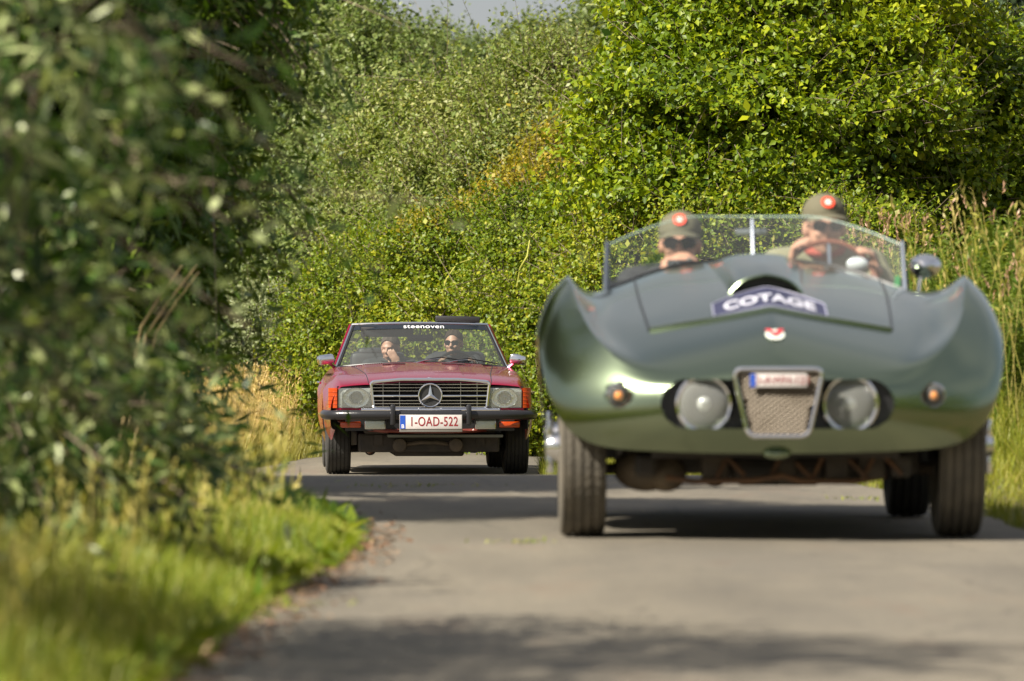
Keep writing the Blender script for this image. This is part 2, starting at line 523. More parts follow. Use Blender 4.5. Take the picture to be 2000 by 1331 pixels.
def twig_leaves(P, Nn, per, tlen, ll, lw, up=0.5, spread=0.5, out=0.7, seed=0, droop=0.0, detail=True, tint_shift=0.0, clump_scale=1.3, aspect_jit=0.3, face=0.8, uplean=0.6, pale=0.0, shoots=0.05):
    """leaves alternate along short shoots starting at P; returns leaf mesh arrays + shoot lines"""
    r = np.random.default_rng(seed + 1000)
    n = len(P)
    D = unit(Nn * out + np.array([0, 0, up]) + r.normal(size=(n, 3)) * spread)
    Ln = tlen * r.uniform(0.5, 1.3, n) * np.where(r.random(n) < shoots, r.uniform(1.8, 3.2, n), 1.0)
    t = (np.arange(per) + 0.5) / per
    base = P[:, None, :] + D[:, None, :] * (Ln[:, None] * t[None, :])[:, :, None]
    base[:, :, 2] -= droop * (Ln[:, None] * t[None, :] ** 2)
    base = base.reshape(-1, 3)
    Dr = np.repeat(D, per, 0); m_ = len(base)
    side = unit(r.normal(size=(m_, 3)))
    side = unit(side - Dr * np.sum(side * Dr, 1, keepdims=True))
    ld = unit(Dr * 0.55 + side * 0.8)
    ld[:, 2] -= droop * 0.6
    nrm = unit(np.repeat(Nn, per, 0) * face + np.array([0, 0, uplean]) + r.normal(size=(m_, 3)) * 0.55)
    L = ll * r.uniform(0.6, 1.2, m_); W = lw * r.uniform(1 - aspect_jit, 1 + aspect_jit * 0.6, m_)
    # patches of slightly different colour, plus each leaf's own
    ph = r.uniform(0, 6.28, 6); k = r.normal(size=(6, 3)) * clump_scale
    patch = sum(np.sin(base @ k[i] + ph[i]) for i in range(6)) / 6
    tint = np.clip(0.5 + tint_shift + 0.28 * patch + r.normal(size=m_) * 0.20, 0, 1)
    if pale: tint = np.where(np.repeat(r.random(n) < pale * 1.2, per) & (r.random(m_) < 0.75), np.clip(r.normal(0.9, 0.1, m_), 0, 1), tint)  # pale share: highlights put into the leaf tint, and whitish undersides
    return leaves(base, ld, nrm, L, W, tint, detail), (P, P + D * Ln[:, None] - np.array([0, 0, 1]) * (droop * Ln)[:, None])

def twig_mesh(name, lines, rad, m, parent):
    A, B = lines
    n = len(A); D = unit(B - A)
    S = unit(np.cross(D, np.array([0.1, -1, 0.2]))); U = np.cross(S, D)
    V = np.stack([A + S * rad, A - S * rad, B - S * rad * 0.4, B + S * rad * 0.4,
                  A + U * rad, A - U * rad, B - U * rad * 0.4, B + U * rad * 0.4], 1).reshape(-1, 3)
    k = np.arange(n)[:, None] * 8
    Q = np.concatenate([k + np.array([[0, 1, 2, 3]]), k + np.array([[4, 5, 6, 7]])], 0)
    return raw_mesh(name, V, Q, np.full(len(V), 0.5), m, parent)

def join_arrays(parts):
    V, Q, T = [], [], []; k = 0
    for v, q, t in parts:
        V.append(v); Q.append(q + k); T.append(t); k += len(v)
    return np.concatenate(V), np.concatenate(Q), np.concatenate(T)

def tree(name, label, cat, base, blobs, leafm, n, per, tlen, ll, lw, trunk_r=0.12, group=None, seed=1, inner=0.3, twigs=0.25, trunk=True, clump=None, **kw):
    """a woody plant: trunk with limbs to each mass of the crown, twigs and leaves. blobs are in world coordinates."""
    tr = np.random.default_rng(seed)
    e = empty(name, base)
    off = np.array(base)
    bl = [tuple(np.array(b[:3]) - off) + tuple(b[3:]) for b in blobs]
    bpk = {k: kw.pop(k) for k in ('front', 'lump', 'lo', 'hi') if k in kw}
    P, N_ = blob_points(bl, n, seed=seed, **bpk)
    if clump:
        fr, nper, sg = clump
        nc = max(4, int(n * fr / nper)); m1 = nc * nper
        C_, CN = P[:nc], N_[:nc]
        P = np.concatenate([np.repeat(C_, nper, 0) + tr.normal(size=(m1, 3)) * np.array(sg), P[nc:nc + max(0, n - m1)]])
        N_ = np.concatenate([unit(np.repeat(CN, nper, 0) + tr.normal(size=(m1, 3)) * 0.3), N_[nc:nc + max(0, n - m1)]])
        k = tr.permutation(len(P)); P, N_ = P[k], N_[k]
    (lv, lines) = twig_leaves(P, N_, per, tlen, ll, lw, seed=seed, **kw)
    parts = [lv]
    if inner:
        bl2 = [b[:3] + tuple(x * 0.72 for x in b[3:]) for b in bl]
        P2, N2 = blob_points(bl2, int(n * inner), seed=seed + 5, front=0.5)
        kw2 = dict(kw); kw2['detail'] = False
        parts.append(twig_leaves(P2, N2, per, tlen * 1.2, ll * 1.5, lw * 1.6, seed=seed + 9, **kw2)[0])
    V, Q, T = join_arrays(parts)
    V[:, 2] = np.maximum(V[:, 2], 0.02)
    raw_mesh('crown', V, Q, T, leafm, e)
    if twigs:
        k = tr.random(len(lines[0])) < twigs
        twig_mesh('twigs', (lines[0][k], lines[1][k]), 0.004, M_bark, e)
    if trunk:
        g = G()
        cz = sum(b[2] for b in bl) / len(bl); cx = sum(b[0] for b in bl) / len(bl); cy = sum(b[1] for b in bl) / len(bl)
        top = Vector((cx * 0.6, cy * 0.6, cz * 0.75))
        g.tube([(0, 0, -0.1), (0.03, 0, top.z * 0.35), (top.x * 0.5, top.y * 0.5, top.z * 0.7), top], [trunk_r * 1.3, trunk_r, trunk_r * 0.85, trunk_r * 0.7], 10)
        for b in bl:
            st = Vector((top.x * 0.6, top.y * 0.6, top.z * tr.uniform(0.55, 0.95)))
            en = Vector(b[:3]) + Vector((0, 0, b[5] * 0.5))
            mid = (st + en) / 2 + Vector(tr.normal(0, 0.08, 3))
            g.tube([st, mid, en], [trunk_r * 0.55, trunk_r * 0.35, trunk_r * 0.12], 7)
            for q in range(4):
                d = Vector(unit(tr.normal(size=(1, 3)))[0]); d.z = abs(d.z)
                e2 = Vector(b[:3]) + Vector((d.x * b[3], d.y * b[4], d.z * b[5])) * 0.9
                g.tube([mid, (mid + e2) / 2 + Vector(tr.normal(0, 0.06, 3)), e2], [trunk_r * 0.28, trunk_r * 0.18, trunk_r * 0.05], 5)
        g.build('trunk', M_bark, e, True, None)
    tag(e, label, cat, group)
    return e

def px(x, y, Y):
    """photograph pixel at distance Y -> world point (used only to plan positions)"""
    return np.array([(x - 1000) * Y / 11111.0, Y, CAM_H - (y - 665.5) * Y / 11111.0])

def blobs_px(lst):
    """(pixel x, pixel y, distance, pixel radius x, pixel radius y, depth radius in metres)"""
    o = []
    for x, y, Y, rx_, rz_, ry_ in lst:
        c = px(x, y, Y); s = Y / 11111.0
        o.append((c[0], c[1], c[2], rx_ * s, ry_, rz_ * s))
    return o

def gz(x, y): return float(ground_z(x, y))

# leaf colours
L_horn = leaf_mat('hornbeam_leaf', (0.024, 0.065, 0.003), (0.155, 0.23, 0.006), (0.42, 0.45, 0.012), 0.4)
L_poplar = leaf_mat('poplar_leaf', (0.065, 0.11, 0.02), (0.15, 0.205, 0.045), (0.32, 0.36, 0.14), 0.35)
L_far = leaf_mat('far_poplar_leaf', (0.08, 0.125, 0.035), (0.145, 0.19, 0.055), (0.25, 0.29, 0.1), 0.35)
L_sallow = leaf_mat('sallow_leaf', (0.06, 0.11, 0.01), (0.165, 0.215, 0.032), (0.4, 0.4, 0.15), 0.38)
L_bramble = leaf_mat('bramble_leaf', (0.05, 0.105, 0.006), (0.18, 0.25, 0.014), (0.44, 0.42, 0.03), 0.42)
L_golden = leaf_mat('golden_leaf', (0.14, 0.15, 0.012), (0.29, 0.26, 0.02), (0.55, 0.36, 0.03), 0.4)
L_grey = leaf_mat('grey_willow_leaf', (0.16, 0.2, 0.08), (0.26, 0.3, 0.13), (0.4, 0.44, 0.25), 0.3)
L_willow = leaf_mat('willow_leaf', (0.012, 0.045, 0.007), (0.065, 0.135, 0.02), (0.54, 0.6, 0.28), 0.45, rough=0.35, spec=0.5)  # pale end stands for sunlit highlights and whitish undersides
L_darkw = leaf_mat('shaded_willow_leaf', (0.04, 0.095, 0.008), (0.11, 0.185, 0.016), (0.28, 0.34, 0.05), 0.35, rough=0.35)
L_grass = leaf_mat('grass_blade', (0.08, 0.15, 0.01), (0.27, 0.31, 0.03), (0.56, 0.48, 0.16), 0.4)
L_grass_r = leaf_mat('bank_grass_blade', (0.1, 0.155, 0.012), (0.27, 0.28, 0.028), (0.52, 0.43, 0.15), 0.4)
L_dry = leaf_mat('dry_grass_blade', (0.17, 0.2, 0.02), (0.48, 0.37, 0.11), (0.7, 0.5, 0.22), 0.35)
L_herb = leaf_mat('herb_leaf', (0.06, 0.11, 0.012), (0.13, 0.19, 0.02), (0.28, 0.30, 0.05), 0.35)
L_shade_grass = leaf_mat('shade_dark_grass_blade', (0.02, 0.06, 0.006), (0.05, 0.12, 0.01), (0.15, 0.21, 0.022), 0.4)  # willow's shade put into the blade colour

# ---- far wood (rows of poplars and willows behind the bend)
fw = [
    (420, 250, 92, 130, 230, 2.0), (560, 130, 96, 150, 260, 2.0), (690, 260, 92, 120, 260, 2.0), (480, 560, 84, 170, 200, 1.8), (640, 520, 88, 130, 230, 1.8),
]
tree('poplar_tree', 'tall grey-green poplar at the edge of the dark left bushes', 'tree', (*px(440, 900, 106)[:2], gz(-4, 106)),
     blobs_px([(430, 120, 106, 120, 170, 1.3), (400, 330, 105, 110, 170, 1.3), (450, 520, 104, 120, 170, 1.3)]), L_poplar, 11000, 5, 0.32, 0.085, 0.062, 0.14, 'poplars of the far wood', 11, detail=False, up=0.4, spread=0.7, lump=0.25, clump=(0.8, 36, (0.22, 0.2, 0.20)))
tree('poplar_tree', 'tall pale poplar reaching the top edge left of the sky gap', 'tree', (*px(600, 900, 96)[:2], gz(-3, 96)),
     blobs_px([(600, 60, 97, 130, 150, 1.4), (580, 260, 96, 130, 180, 1.4), (570, 450, 95, 120, 180, 1.4), (600, 640, 94, 120, 150, 1.3)]), L_poplar, 14000, 5, 0.32, 0.085, 0.062, 0.15, 'poplars of the far wood', 12, detail=False, up=0.4, spread=0.7, lump=0.25, clump=(0.8, 36, (0.22, 0.2, 0.20)))
tree('poplar_tree', 'poplar below the left end of the sky gap, behind the bushy sallow', 'tree', (*px(760, 900, 90)[:2], gz(-2, 90)),
     blobs_px([(720, 170, 91, 100, 105, 1.4), (740, 280, 90, 110, 150, 1.4), (690, 420, 89, 110, 150, 1.4)]), L_poplar, 11000, 5, 0.32, 0.085, 0.062, 0.15, 'poplars of the far wood', 13, detail=False, up=0.4, spread=0.7, lump=0.25, clump=(0.8, 36, (0.22, 0.2, 0.20)))
far_lab = ['narrow-topped far poplar under the middle of the sky gap', 'far poplar right of the middle of the sky gap', 'far poplar at the right end of the sky gap',
           'rightmost far poplar, half behind the big green hornbeam', 'far poplar just left of the middle of the sky gap', 'far poplar under the left end of the sky gap']
for i, (x, y, Y, rx_, rz_) in enumerate([(930, 225, 138, 70, 110), (1030, 200, 134, 66, 115), (1110, 192, 130, 66, 115), (1200, 150, 126, 80, 125), (865, 215, 141, 66, 105), (800, 205, 144, 66, 105)]):
    tree('far_poplar_tree', far_lab[i], 'tree', (*px(x, 900, Y)[:2], gz(0, Y)),
         blobs_px([(x, y, Y, rx_, rz_, 1.2), (x + 8, y - 70, Y, rx_ * 0.5, 62, 1.0), (x - 5, y + 150, Y, rx_, 140, 1.3)]), L_far, 5200, 5, 0.40, 0.12, 0.085, 0.16, 'far row of poplars', 21 + i, detail=False, shoots=0.0, up=0.8, spread=0.55, lump=0.2, inner=0.25, twigs=0, clump=(0.7, 30, (0.2, 0.2, 0.3)))
tree('poplar_tree', 'tall poplar mostly hidden behind the dark left willow', 'tree', (*px(230, 900, 118)[:2], gz(-8, 118)),
     blobs_px([(230, 60, 118, 170, 170, 1.3), (200, 300, 117, 170, 180, 1.3), (240, 520, 116, 170, 170, 1.3), (20, 200, 119, 170, 260, 1.3)]), L_poplar, 9000, 5, 0.34, 0.10, 0.075, 0.14, 'poplars of the far wood', 14, detail=False, up=0.4, spread=0.7, lump=0.25, clump=(0.8, 36, (0.22, 0.2, 0.20)))
tree('far_tree', 'blue-green far tree in the top right corner', 'tree', (*px(1960, 900, 120)[:2], gz(9, 120)),
     blobs_px([(1960, 30, 120, 110, 110, 1.5), (1900, 120, 122, 110, 120, 1.5)]), leaf_mat('blue_green_leaf', (0.05, 0.085, 0.04), (0.08, 0.12, 0.055), (0.13, 0.17, 0.08), 0.3), 6000, 5, 0.4, 0.12, 0.085, 0.2, None, 31, detail=False, inner=0.25, twigs=0)
# ---- understorey of the wood
tree('undergrowth_bush', 'dark green undergrowth bush under the poplars beside the blurred left bush', 'bush', (*px(400, 880, 88)[:2], gz(-4.3, 88)),
     blobs_px([(390, 560, 88, 110, 160, 1.2), (430, 690, 87, 120, 120, 1.1), (330, 640, 88, 110, 170, 1.2)]), L_poplar, 10000, 5, 0.25, 0.07, 0.05, 0.06, None, 41, detail=False, tint_shift=-0.05, lump=0.25, clump=(0.8, 36, (0.18, 0.16, 0.15)))
tree('undergrowth_bush', 'green undergrowth bush left of the red convertible’s windscreen, under the poplars', 'bush', (*px(590, 880, 80)[:2], gz(-3, 80)),
     blobs_px([(590, 560, 81, 110, 140, 1.2), (680, 520, 82, 100, 150, 1.2), (560, 440, 84, 110, 130, 1.2)]), L_poplar, 10000, 5, 0.25, 0.07, 0.05, 0.06, None, 42, detail=False, tint_shift=0.0, lump=0.25, clump=(0.8, 36, (0.18, 0.16, 0.15)))
tree('grey_willow_bush', 'round silvery grey-green willow bush behind the dry grass', 'bush', (*px(500, 880, 72)[:2], gz(-3.2, 72)),
     blobs_px([(490, 690, 72, 95, 85, 0.8), (520, 640, 72.5, 60, 70, 0.7), (590, 710, 73, 60, 70, 0.7), (410, 730, 73, 60, 60, 0.7)]), L_grey, 9000, 6, 0.22, 0.06, 0.025, 0.05, None, 43, detail=False, lump=0.2)
# ---- sallow bushes mid-distance
tree('sallow_bush', 'bushy green sallow with upright shoots behind the red convertible', 'bush', (*px(800, 880, 68)[:2], gz(-1.2, 68)),
     blobs_px([(790, 330, 68, 100, 120, 1.0), (760, 470, 67, 110, 120, 1.0), (850, 420, 66, 110, 110, 1.0), (880, 530, 65, 120, 110, 1.0)]), L_sallow, 12000, 5, 0.30, 0.062, 0.036, 0.06, None, 51, up=0.9, spread=0.5, lump=0.28, clump=(0.8, 26, (0.10, 0.10, 0.16)))
tree('sallow_bush', 'tall pale sallow with silvery upright shoots left of the big hornbeam', 'bush', (*px(1030, 880, 66)[:2], gz(0.3, 66)),
     blobs_px([(960, 270, 67, 95, 90, 1.0), (1060, 240, 66, 95, 100, 1.0), (1130, 250, 66, 80, 110, 1.0), (1020, 360, 65, 130, 110, 1.0), (1130, 380, 65, 90, 120, 1.0)]), L_sallow, 15000, 5, 0.32, 0.062, 0.034, 0.07, None, 52, up=1.2, spread=0.42, tint_shift=0.14, lump=0.28, clump=(0.8, 26, (0.09, 0.10, 0.18)))
tree('golden_bush', 'golden yellow-flowered bush between sallow and hornbeam', 'bush', (*px(1060, 880, 62)[:2], gz(0.4, 62)),
     blobs_px([(1060, 390, 62.5, 80, 60, 0.7), (1000, 420, 62, 80, 45, 0.6), (870, 470, 60.5, 65, 32, 0.5), (1090, 320, 63.5, 55, 55, 0.6)]), L_golden, 4200, 5, 0.22, 0.05, 0.032, 0.04, None, 53, up=0.7, spread=0.7, tint_shift=-0.05, lump=0.35, clump=(0.8, 24, (0.10, 0.10, 0.05)))
# ---- bramble hedge behind the cars
hl = ['yellow-green bramble hedge left of the red convertible’s windscreen', 'yellow-green bramble hedge right behind the red convertible', 'yellow-green bramble hedge in the gap between the two cars', 'bramble hedge under the hornbeam seen over the green roadster’s windscreen']
hb = [[(660, 640, 61, 75, 110, 0.7), (640, 740, 60.5, 60, 90, 0.6), (720, 560, 62, 80, 90, 0.7)],
      [(800, 560, 61, 110, 95, 0.8), (900, 540, 60.5, 110, 100, 0.8), (830, 680, 60, 130, 110, 0.8), (960, 640, 60, 110, 120, 0.8)],
      [(1020, 520, 59.5, 100, 110, 0.8), (1090, 500, 59, 100, 110, 0.8), (1040, 680, 58.5, 110, 140, 0.8), (1120, 640, 58, 100, 140, 0.8), (1060, 810, 58, 90, 90, 0.7)],
      [(1250, 520, 52.5, 130, 80, 0.6), (1400, 470, 52, 130, 80, 0.6), (1560, 470, 52, 130, 70, 0.6), (1700, 480, 51.5, 120, 70, 0.6), (1300, 650, 52, 160, 150, 0.6), (1600, 640, 51.5, 200, 150, 0.6)]]
for i in range(4):
    tree('bramble_hedge', hl[i], 'hedge', (*px(np.mean([b[0] for b in hb[i]]), 880, hb[i][0][2])[:2], gz(0, hb[i][0][2])),
         blobs_px(hb[i]), L_bramble, [8000, 15000, 16000, 12000][i], 5, 0.22, 0.048, 0.035, 0.03, 'bramble hedge along the bend', 61 + i, up=0.45, spread=0.8, lump=0.32, uplean=0.4, clump=(0.75, 30, (0.13, 0.12, 0.08)))
# long bramble canes arching out of the hedge
M_cane = mat('bramble_cane', (0.36, 0.36, 0.06), 0.6)
for i, (a, b, c, lab) in enumerate([(px(868, 600, 58.8), px(872, 545, 58.6), px(925, 505, 58.8), 'pale bramble cane arching up behind the red convertible’s raised visor'),
                                    (px(1010, 560, 57.6), px(1030, 500, 57.5), px(1052, 450, 57.8), 'thin bramble cane leaning right, above the gap between the cars')]):
    g = G(); g.tube([Vector(a), (Vector(a) + Vector(b)) / 2 + Vector((-0.02, 0, 0.03)), Vector(b), (Vector(b) + Vector(c)) / 2 + Vector((-0.03, 0, 0.05)), Vector(c)], [0.011, 0.010, 0.009, 0.007, 0.004], 6)
    tag(g.build('bramble_cane', M_cane), lab, 'cane')
# ---- big hornbeams on the right
tree('hornbeam_tree', 'large bright green hornbeam behind the driver of the green roadster', 'tree', (*px(1520, 860, 55)[:2], gz(2.6, 55)),
     blobs_px([(1370, 60, 54.5, 110, 120, 1.2), (1345, 230, 54, 145, 150, 1.3), (1270, 380, 53.5, 115, 105, 1.1), (1500, 80, 54.5, 190, 170, 1.5), (1480, 280, 53.5, 200, 170, 1.5), (1430, 420, 53, 190, 110, 1.2), (1680, 60, 55, 170, 150, 1.4), (1650, 240, 54, 180, 160, 1.4)]),
     L_horn, 34000, 5, 0.24, 0.076, 0.052, 0.14, 'hornbeams by the bend', 71, up=0.15, spread=0.55, lump=0.22, out=0.8, inner=0.22, clump=(0.92, 44, (0.20, 0.14, 0.055)))
tree('hornbeam_tree', 'darker hornbeam with hanging branches at the right edge', 'tree', (*px(1850, 860, 57)[:2], gz(4.3, 57)),
     blobs_px([(1830, 190, 56, 150, 130, 1.3), (1930, 270, 55.5, 150, 140, 1.3), (1780, 380, 54.5, 160, 110, 1.2), (1930, 420, 55, 140, 110, 1.2), (2060, 200, 57, 120, 130, 1.3)]),
     L_horn, 18000, 5, 0.26, 0.076, 0.050, 0.14, 'hornbeams by the bend', 72, up=-0.15, spread=0.5, lump=0.25, out=0.9, droop=0.25, tint_shift=0.02, inner=0.22, clump=(0.92, 44, (0.22, 0.14, 0.07)))
tree('reflection_hedge', 'unseen hedge on the right verge, added for the roadster paint to reflect', 'hedge', (5.2, 13, gz(5.2, 13)),
     [(5.2, 9, 1.2, 1.3, 2.6, 1.3), (5.4, 14, 1.3, 1.4, 2.8, 1.5), (5.6, 18.5, 1.0, 1.3, 2.2, 1.2)], L_bramble, 3500, 5, 0.3, 0.10, 0.07, 0.05, None, 91, detail=False, twigs=0)  # out of view, added so the roadster's paint reflects green
# ---- left: dark willow standing back along the verge
tree('willow_tree', 'dark shaded willow rising past the top edge beside the lane', 'tree', (-3.6, 28.5, gz(-3.6, 28.5)),
     [(-1.95, 28.6, 2.75, 0.75, 1.0, 0.75), (-2.15, 28.2, 2.05, 0.72, 1.0, 0.65), (-2.30, 27.8, 1.35, 0.75, 1.0, 0.6), (-2.45, 27.4, 0.65, 0.8, 1.0, 0.55), (-3.2, 28.6, 2.2, 0.9, 1.0, 1.2), (-2.75, 23.1, 3.15, 0.95, 0.95, 0.45), (-2.9, 26.3, 3.1, 0.9, 0.9, 0.45), (-3.6, 21.6, 3.6, 0.8, 0.8, 0.4)],
     L_darkw, 13000, 8, 0.36, 0.115, 0.024, 0.13, 'willows on the left verge', 81, up=-0.05, spread=0.55, out=0.8, droop=0.45, lump=0.3, front=0.5, clump_scale=2.0, detail=False)
# ---- left: near willow, strongly out of focus; sunlit highlights are pale-coloured leaves
tree('willow_tree', 'near willow hanging into the left edge, highlights coloured into its pale leaves', 'tree', (-2.3, 13.0, gz(-2.3, 13)),
     [(-1.28, 13.7, 1.12, 0.36, 0.4, 0.34), (-1.36, 13.3, 0.74, 0.34, 0.4, 0.24), (-1.18, 12.9, 1.46, 0.34, 0.4, 0.28), (-2.7, 11.2, 2.7, 0.8, 0.5, 0.35), (-3.3, 10.8, 3.7, 1.1, 0.6, 0.4), (-2.3, 10.3, 2.2, 0.5, 0.4, 0.25)],
     L_willow, 1300, 8, 0.34, 0.100, 0.023, 0.09, 'willows on the left verge', 82, up=0.05, spread=0.5, out=0.9, droop=0.3, lump=0.35, front=0.6, tint_shift=-0.05, pale=0.26, inner=0.12, clump_scale=2.5, twigs=0.6)
tree('willow_bush', 'low willow shoots with whitish leaves above the sunlit grass', 'bush', (-1.75, 16.4, gz(-1.75, 16.4)),
     [(-1.55, 16.4, 0.52, 0.50, 0.5, 0.20), (-1.25, 16.8, 0.42, 0.36, 0.4, 0.13), (-1.75, 16.6, 0.75, 0.5, 0.5, 0.25)],
     L_willow, 520, 8, 0.30, 0.10, 0.024, 0.04, 'willows on the left verge', 83, up=0.1, spread=0.6, out=0.8, droop=0.3, tint_shift=-0.05, pale=0.32, inner=0.12, clump_scale=2.5, twigs=0.6)

# ------------------------------------------------------------------ grasses
def blades(X, Y, H, W, bend, tint, r, seg=3, z=None, lean=None):
    n = len(X)
    Z = ground_z(X, Y) if z is None else z
    az = r.uniform(0, 6.28, n)
    d = np.stack([np.cos(az), np.sin(az), np.zeros(n)], 1)
    if lean is not None: d = unit(d + np.array(lean))
    s = np.stack([-np.sin(az + r.normal(0, 0.5, n)), np.cos(az), np.zeros(n)], 1)
    s = unit(s)
    base = np.stack([X, Y, Z - 0.02], 1)
    vs = []
    for k in range(seg + 1):
        t = k / seg
        w = W * (1 - t) ** 0.7 * 0.5 + 0.0004
        c = base + np.array([0, 0, 1]) * (H * t * (1 - 0.25 * bend * t))[:, None] + d * (H * bend * t ** 2)[:, None]
        vs += [c - s * w[:, None], c + s * w[:, None]]
    V = np.stack(vs, 1).reshape(-1, 3)
    k = np.arange(n)[:, None] * (2 * (seg + 1))
    Q = np.concatenate([k + np.array([[2 * j, 2 * j + 1, 2 * j + 3, 2 * j + 2]]) for j in range(seg)], 0)
    return V, Q, np.repeat(tint, 2 * (seg + 1))

def patch_noise(X, Y, r, k=1.2, n=5):
    a = r.normal(size=(n, 2)) * k; p = r.uniform(0, 6.28, n)
    return sum(np.sin(X * a[i, 0] + Y * a[i, 1] * 0.5 + p[i]) for i in range(n)) / n

def seed_heads(X, Y, Z, H, bend_dir, r, size, tint):
    """slender plumes at the top of stems: a few small leaf shapes each"""
    n = len(X); per = 9
    t = np.linspace(0.0, 1.0, per)
    P = np.stack([X, Y, Z], 1)[:, None, :] + np.stack([bend_dir[:, 0], bend_dir[:, 1], np.ones(n)], 1)[:, None, :] * (H[:, None] * (0.80 + 0.2 * t[None, :]))[:, :, None]
    P = P.reshape(-1, 3)
    D = unit(np.repeat(np.stack([bend_dir[:, 0], bend_dir[:, 1], np.ones(n)], 1), per, 0) * 1.2 + r.normal(size=(n * per, 3)) * 0.5)
    N_ = r.normal(size=(n * per, 3))
    L = size * r.uniform(0.6, 1.2, n * per); W = L * 0.32
    return leaves(P, D, N_, L, W, np.clip(np.repeat(tint, per) + r.normal(0, 0.08, n * per), 0, 1), False)

def stems(X, Y, Z, H, d, w, tint):
    n = len(X)
    A = np.stack([X, Y, Z], 1); B = A + np.stack([d[:, 0], d[:, 1], np.ones(n)], 1) * H[:, None]
    s = np.array([1.0, 0, 0]) * w
    V = np.stack([A - s, A + s, B + s * 0.5, B - s * 0.5], 1).reshape(-1, 3)
    return V, np.arange(n)[:, None] * 4 + np.array([[0, 1, 2, 3]]), np.repeat(tint, 4)

# left verge, near: sunlit, soft
r = np.random.default_rng(101)
n = 42000
Y = 10.5 + 13 * r.random(n) ** 0.9
X = EL(Y) - 0.02 - np.abs(r.exponential(0.55, n)) * (0.5 + r.random(n)) + r.normal(0, 0.02, n)
k = X > -2.9; X, Y = X[k], Y[k]; n = len(X)
edge = np.clip((EL(Y) - X) / 0.5, 0.0, 1)
H = (0.05 + 0.15 * edge ** 0.7) * r.uniform(0.5, 1.35, n) * (1 + 0.3 * patch_noise(X, Y, r, 4))
T = np.clip(0.46 + 0.24 * patch_noise(X, Y, r, 3.0) + r.normal(0, 0.2, n), 0, 1)
parts = [blades(X, Y, H, r.uniform(0.003, 0.006, n), r.uniform(0.1, 0.7, n), T, r)]
k = (edge > 0.55) & (r.random(n) < 0.016)
Xs, Ys = X[k], Y[k]; m_ = len(Xs); Hs = r.uniform(0.18, 0.42, m_); dd = r.normal(0, 0.22, (m_, 2)); Ts = np.clip(r.normal(0.9, 0.1, m_), 0, 1)
parts += [stems(Xs, Ys, ground_z(Xs, Ys), Hs, dd, 0.0022, Ts), seed_heads(Xs, Ys, ground_z(Xs, Ys), Hs, dd, r, 0.035, Ts)]
# broad weed leaves low in the sward
k = r.random(n) < 0.05
Pw = np.stack([X[k], Y[k], ground_z(X[k], Y[k]) + 0.02], 1); mw = len(Pw); Dw = r.normal(size=(mw, 3)); Dw[:, 2] = np.abs(Dw[:, 2]) * 0.7 + 0.2
parts.append(leaves(Pw, Dw, np.tile([0, 0, 1.0], (mw, 1)) + r.normal(0, 0.2, (mw, 3)), r.uniform(0.05, 0.13, mw), r.uniform(0.02, 0.045, mw), np.clip(r.normal(0.25, 0.12, mw), 0, 1), False, 0.3))
o = raw_mesh('verge_grass', *join_arrays(parts), L_grass)
tag(o, 'blurred sunlit grass verge along the left edge of the lane', 'grass', kind='stuff')
# left verge, farther: the dense hump under the willow, shade darkened into its colour
n = 26000
Y = 21.5 + 14 * r.random(n)
X = EL(Y) + 0.04 - np.abs(r.exponential(0.5, n))
k = X > -3.6; X, Y = X[k], Y[k]; n = len(X)
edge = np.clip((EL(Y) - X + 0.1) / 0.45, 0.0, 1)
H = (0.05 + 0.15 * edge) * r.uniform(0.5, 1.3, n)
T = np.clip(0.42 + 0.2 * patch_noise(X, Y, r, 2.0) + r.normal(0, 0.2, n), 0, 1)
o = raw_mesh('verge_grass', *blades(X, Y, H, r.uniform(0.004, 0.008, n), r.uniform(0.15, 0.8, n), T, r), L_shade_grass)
tag(o, 'dense grass hump coloured dark for the willow’s shade beside the lane', 'grass', kind='stuff')
# left, beyond the bend: dry straw-coloured grass
n = 24000
Y = 50.5 + 15 * r.random(n)
X = EL(Y) - 0.03 - r.random(n) * 3.2
edge = np.clip((EL(Y) - X) / 0.9, 0.05, 1)
H = (0.14 + 0.58 * edge) * r.uniform(0.45, 1.15, n)
T = np.clip(0.12 + 0.52 * edge * r.uniform(0.4, 1.3, n) + 0.15 * patch_noise(X, Y, r, 1.5), 0, 1)
parts = [blades(X, Y, H, r.uniform(0.004, 0.009, n), r.uniform(0.1, 0.6, n), T, r, lean=(0.5, 0, 0))]
k = (edge > 0.5) & (r.random(n) < 0.11)
Xs, Ys = X[k], Y[k]; m_ = len(Xs); Hs = r.uniform(0.55, 0.95, m_); dd = r.normal(0, 0.12, (m_, 2)) + np.array([0.08, 0])
Ts = np.clip(r.normal(0.75, 0.14, m_), 0, 1)
parts += [stems(Xs, Ys, ground_z(Xs, Ys), Hs, dd, 0.0028, Ts), seed_heads(Xs, Ys, ground_z(Xs, Ys), Hs, dd, r, 0.045, Ts)]
o = raw_mesh('dry_grass', *join_arrays(parts), L_dry)
tag(o, 'tall straw-coloured dry grass left of the red convertible', 'grass', kind='stuff')
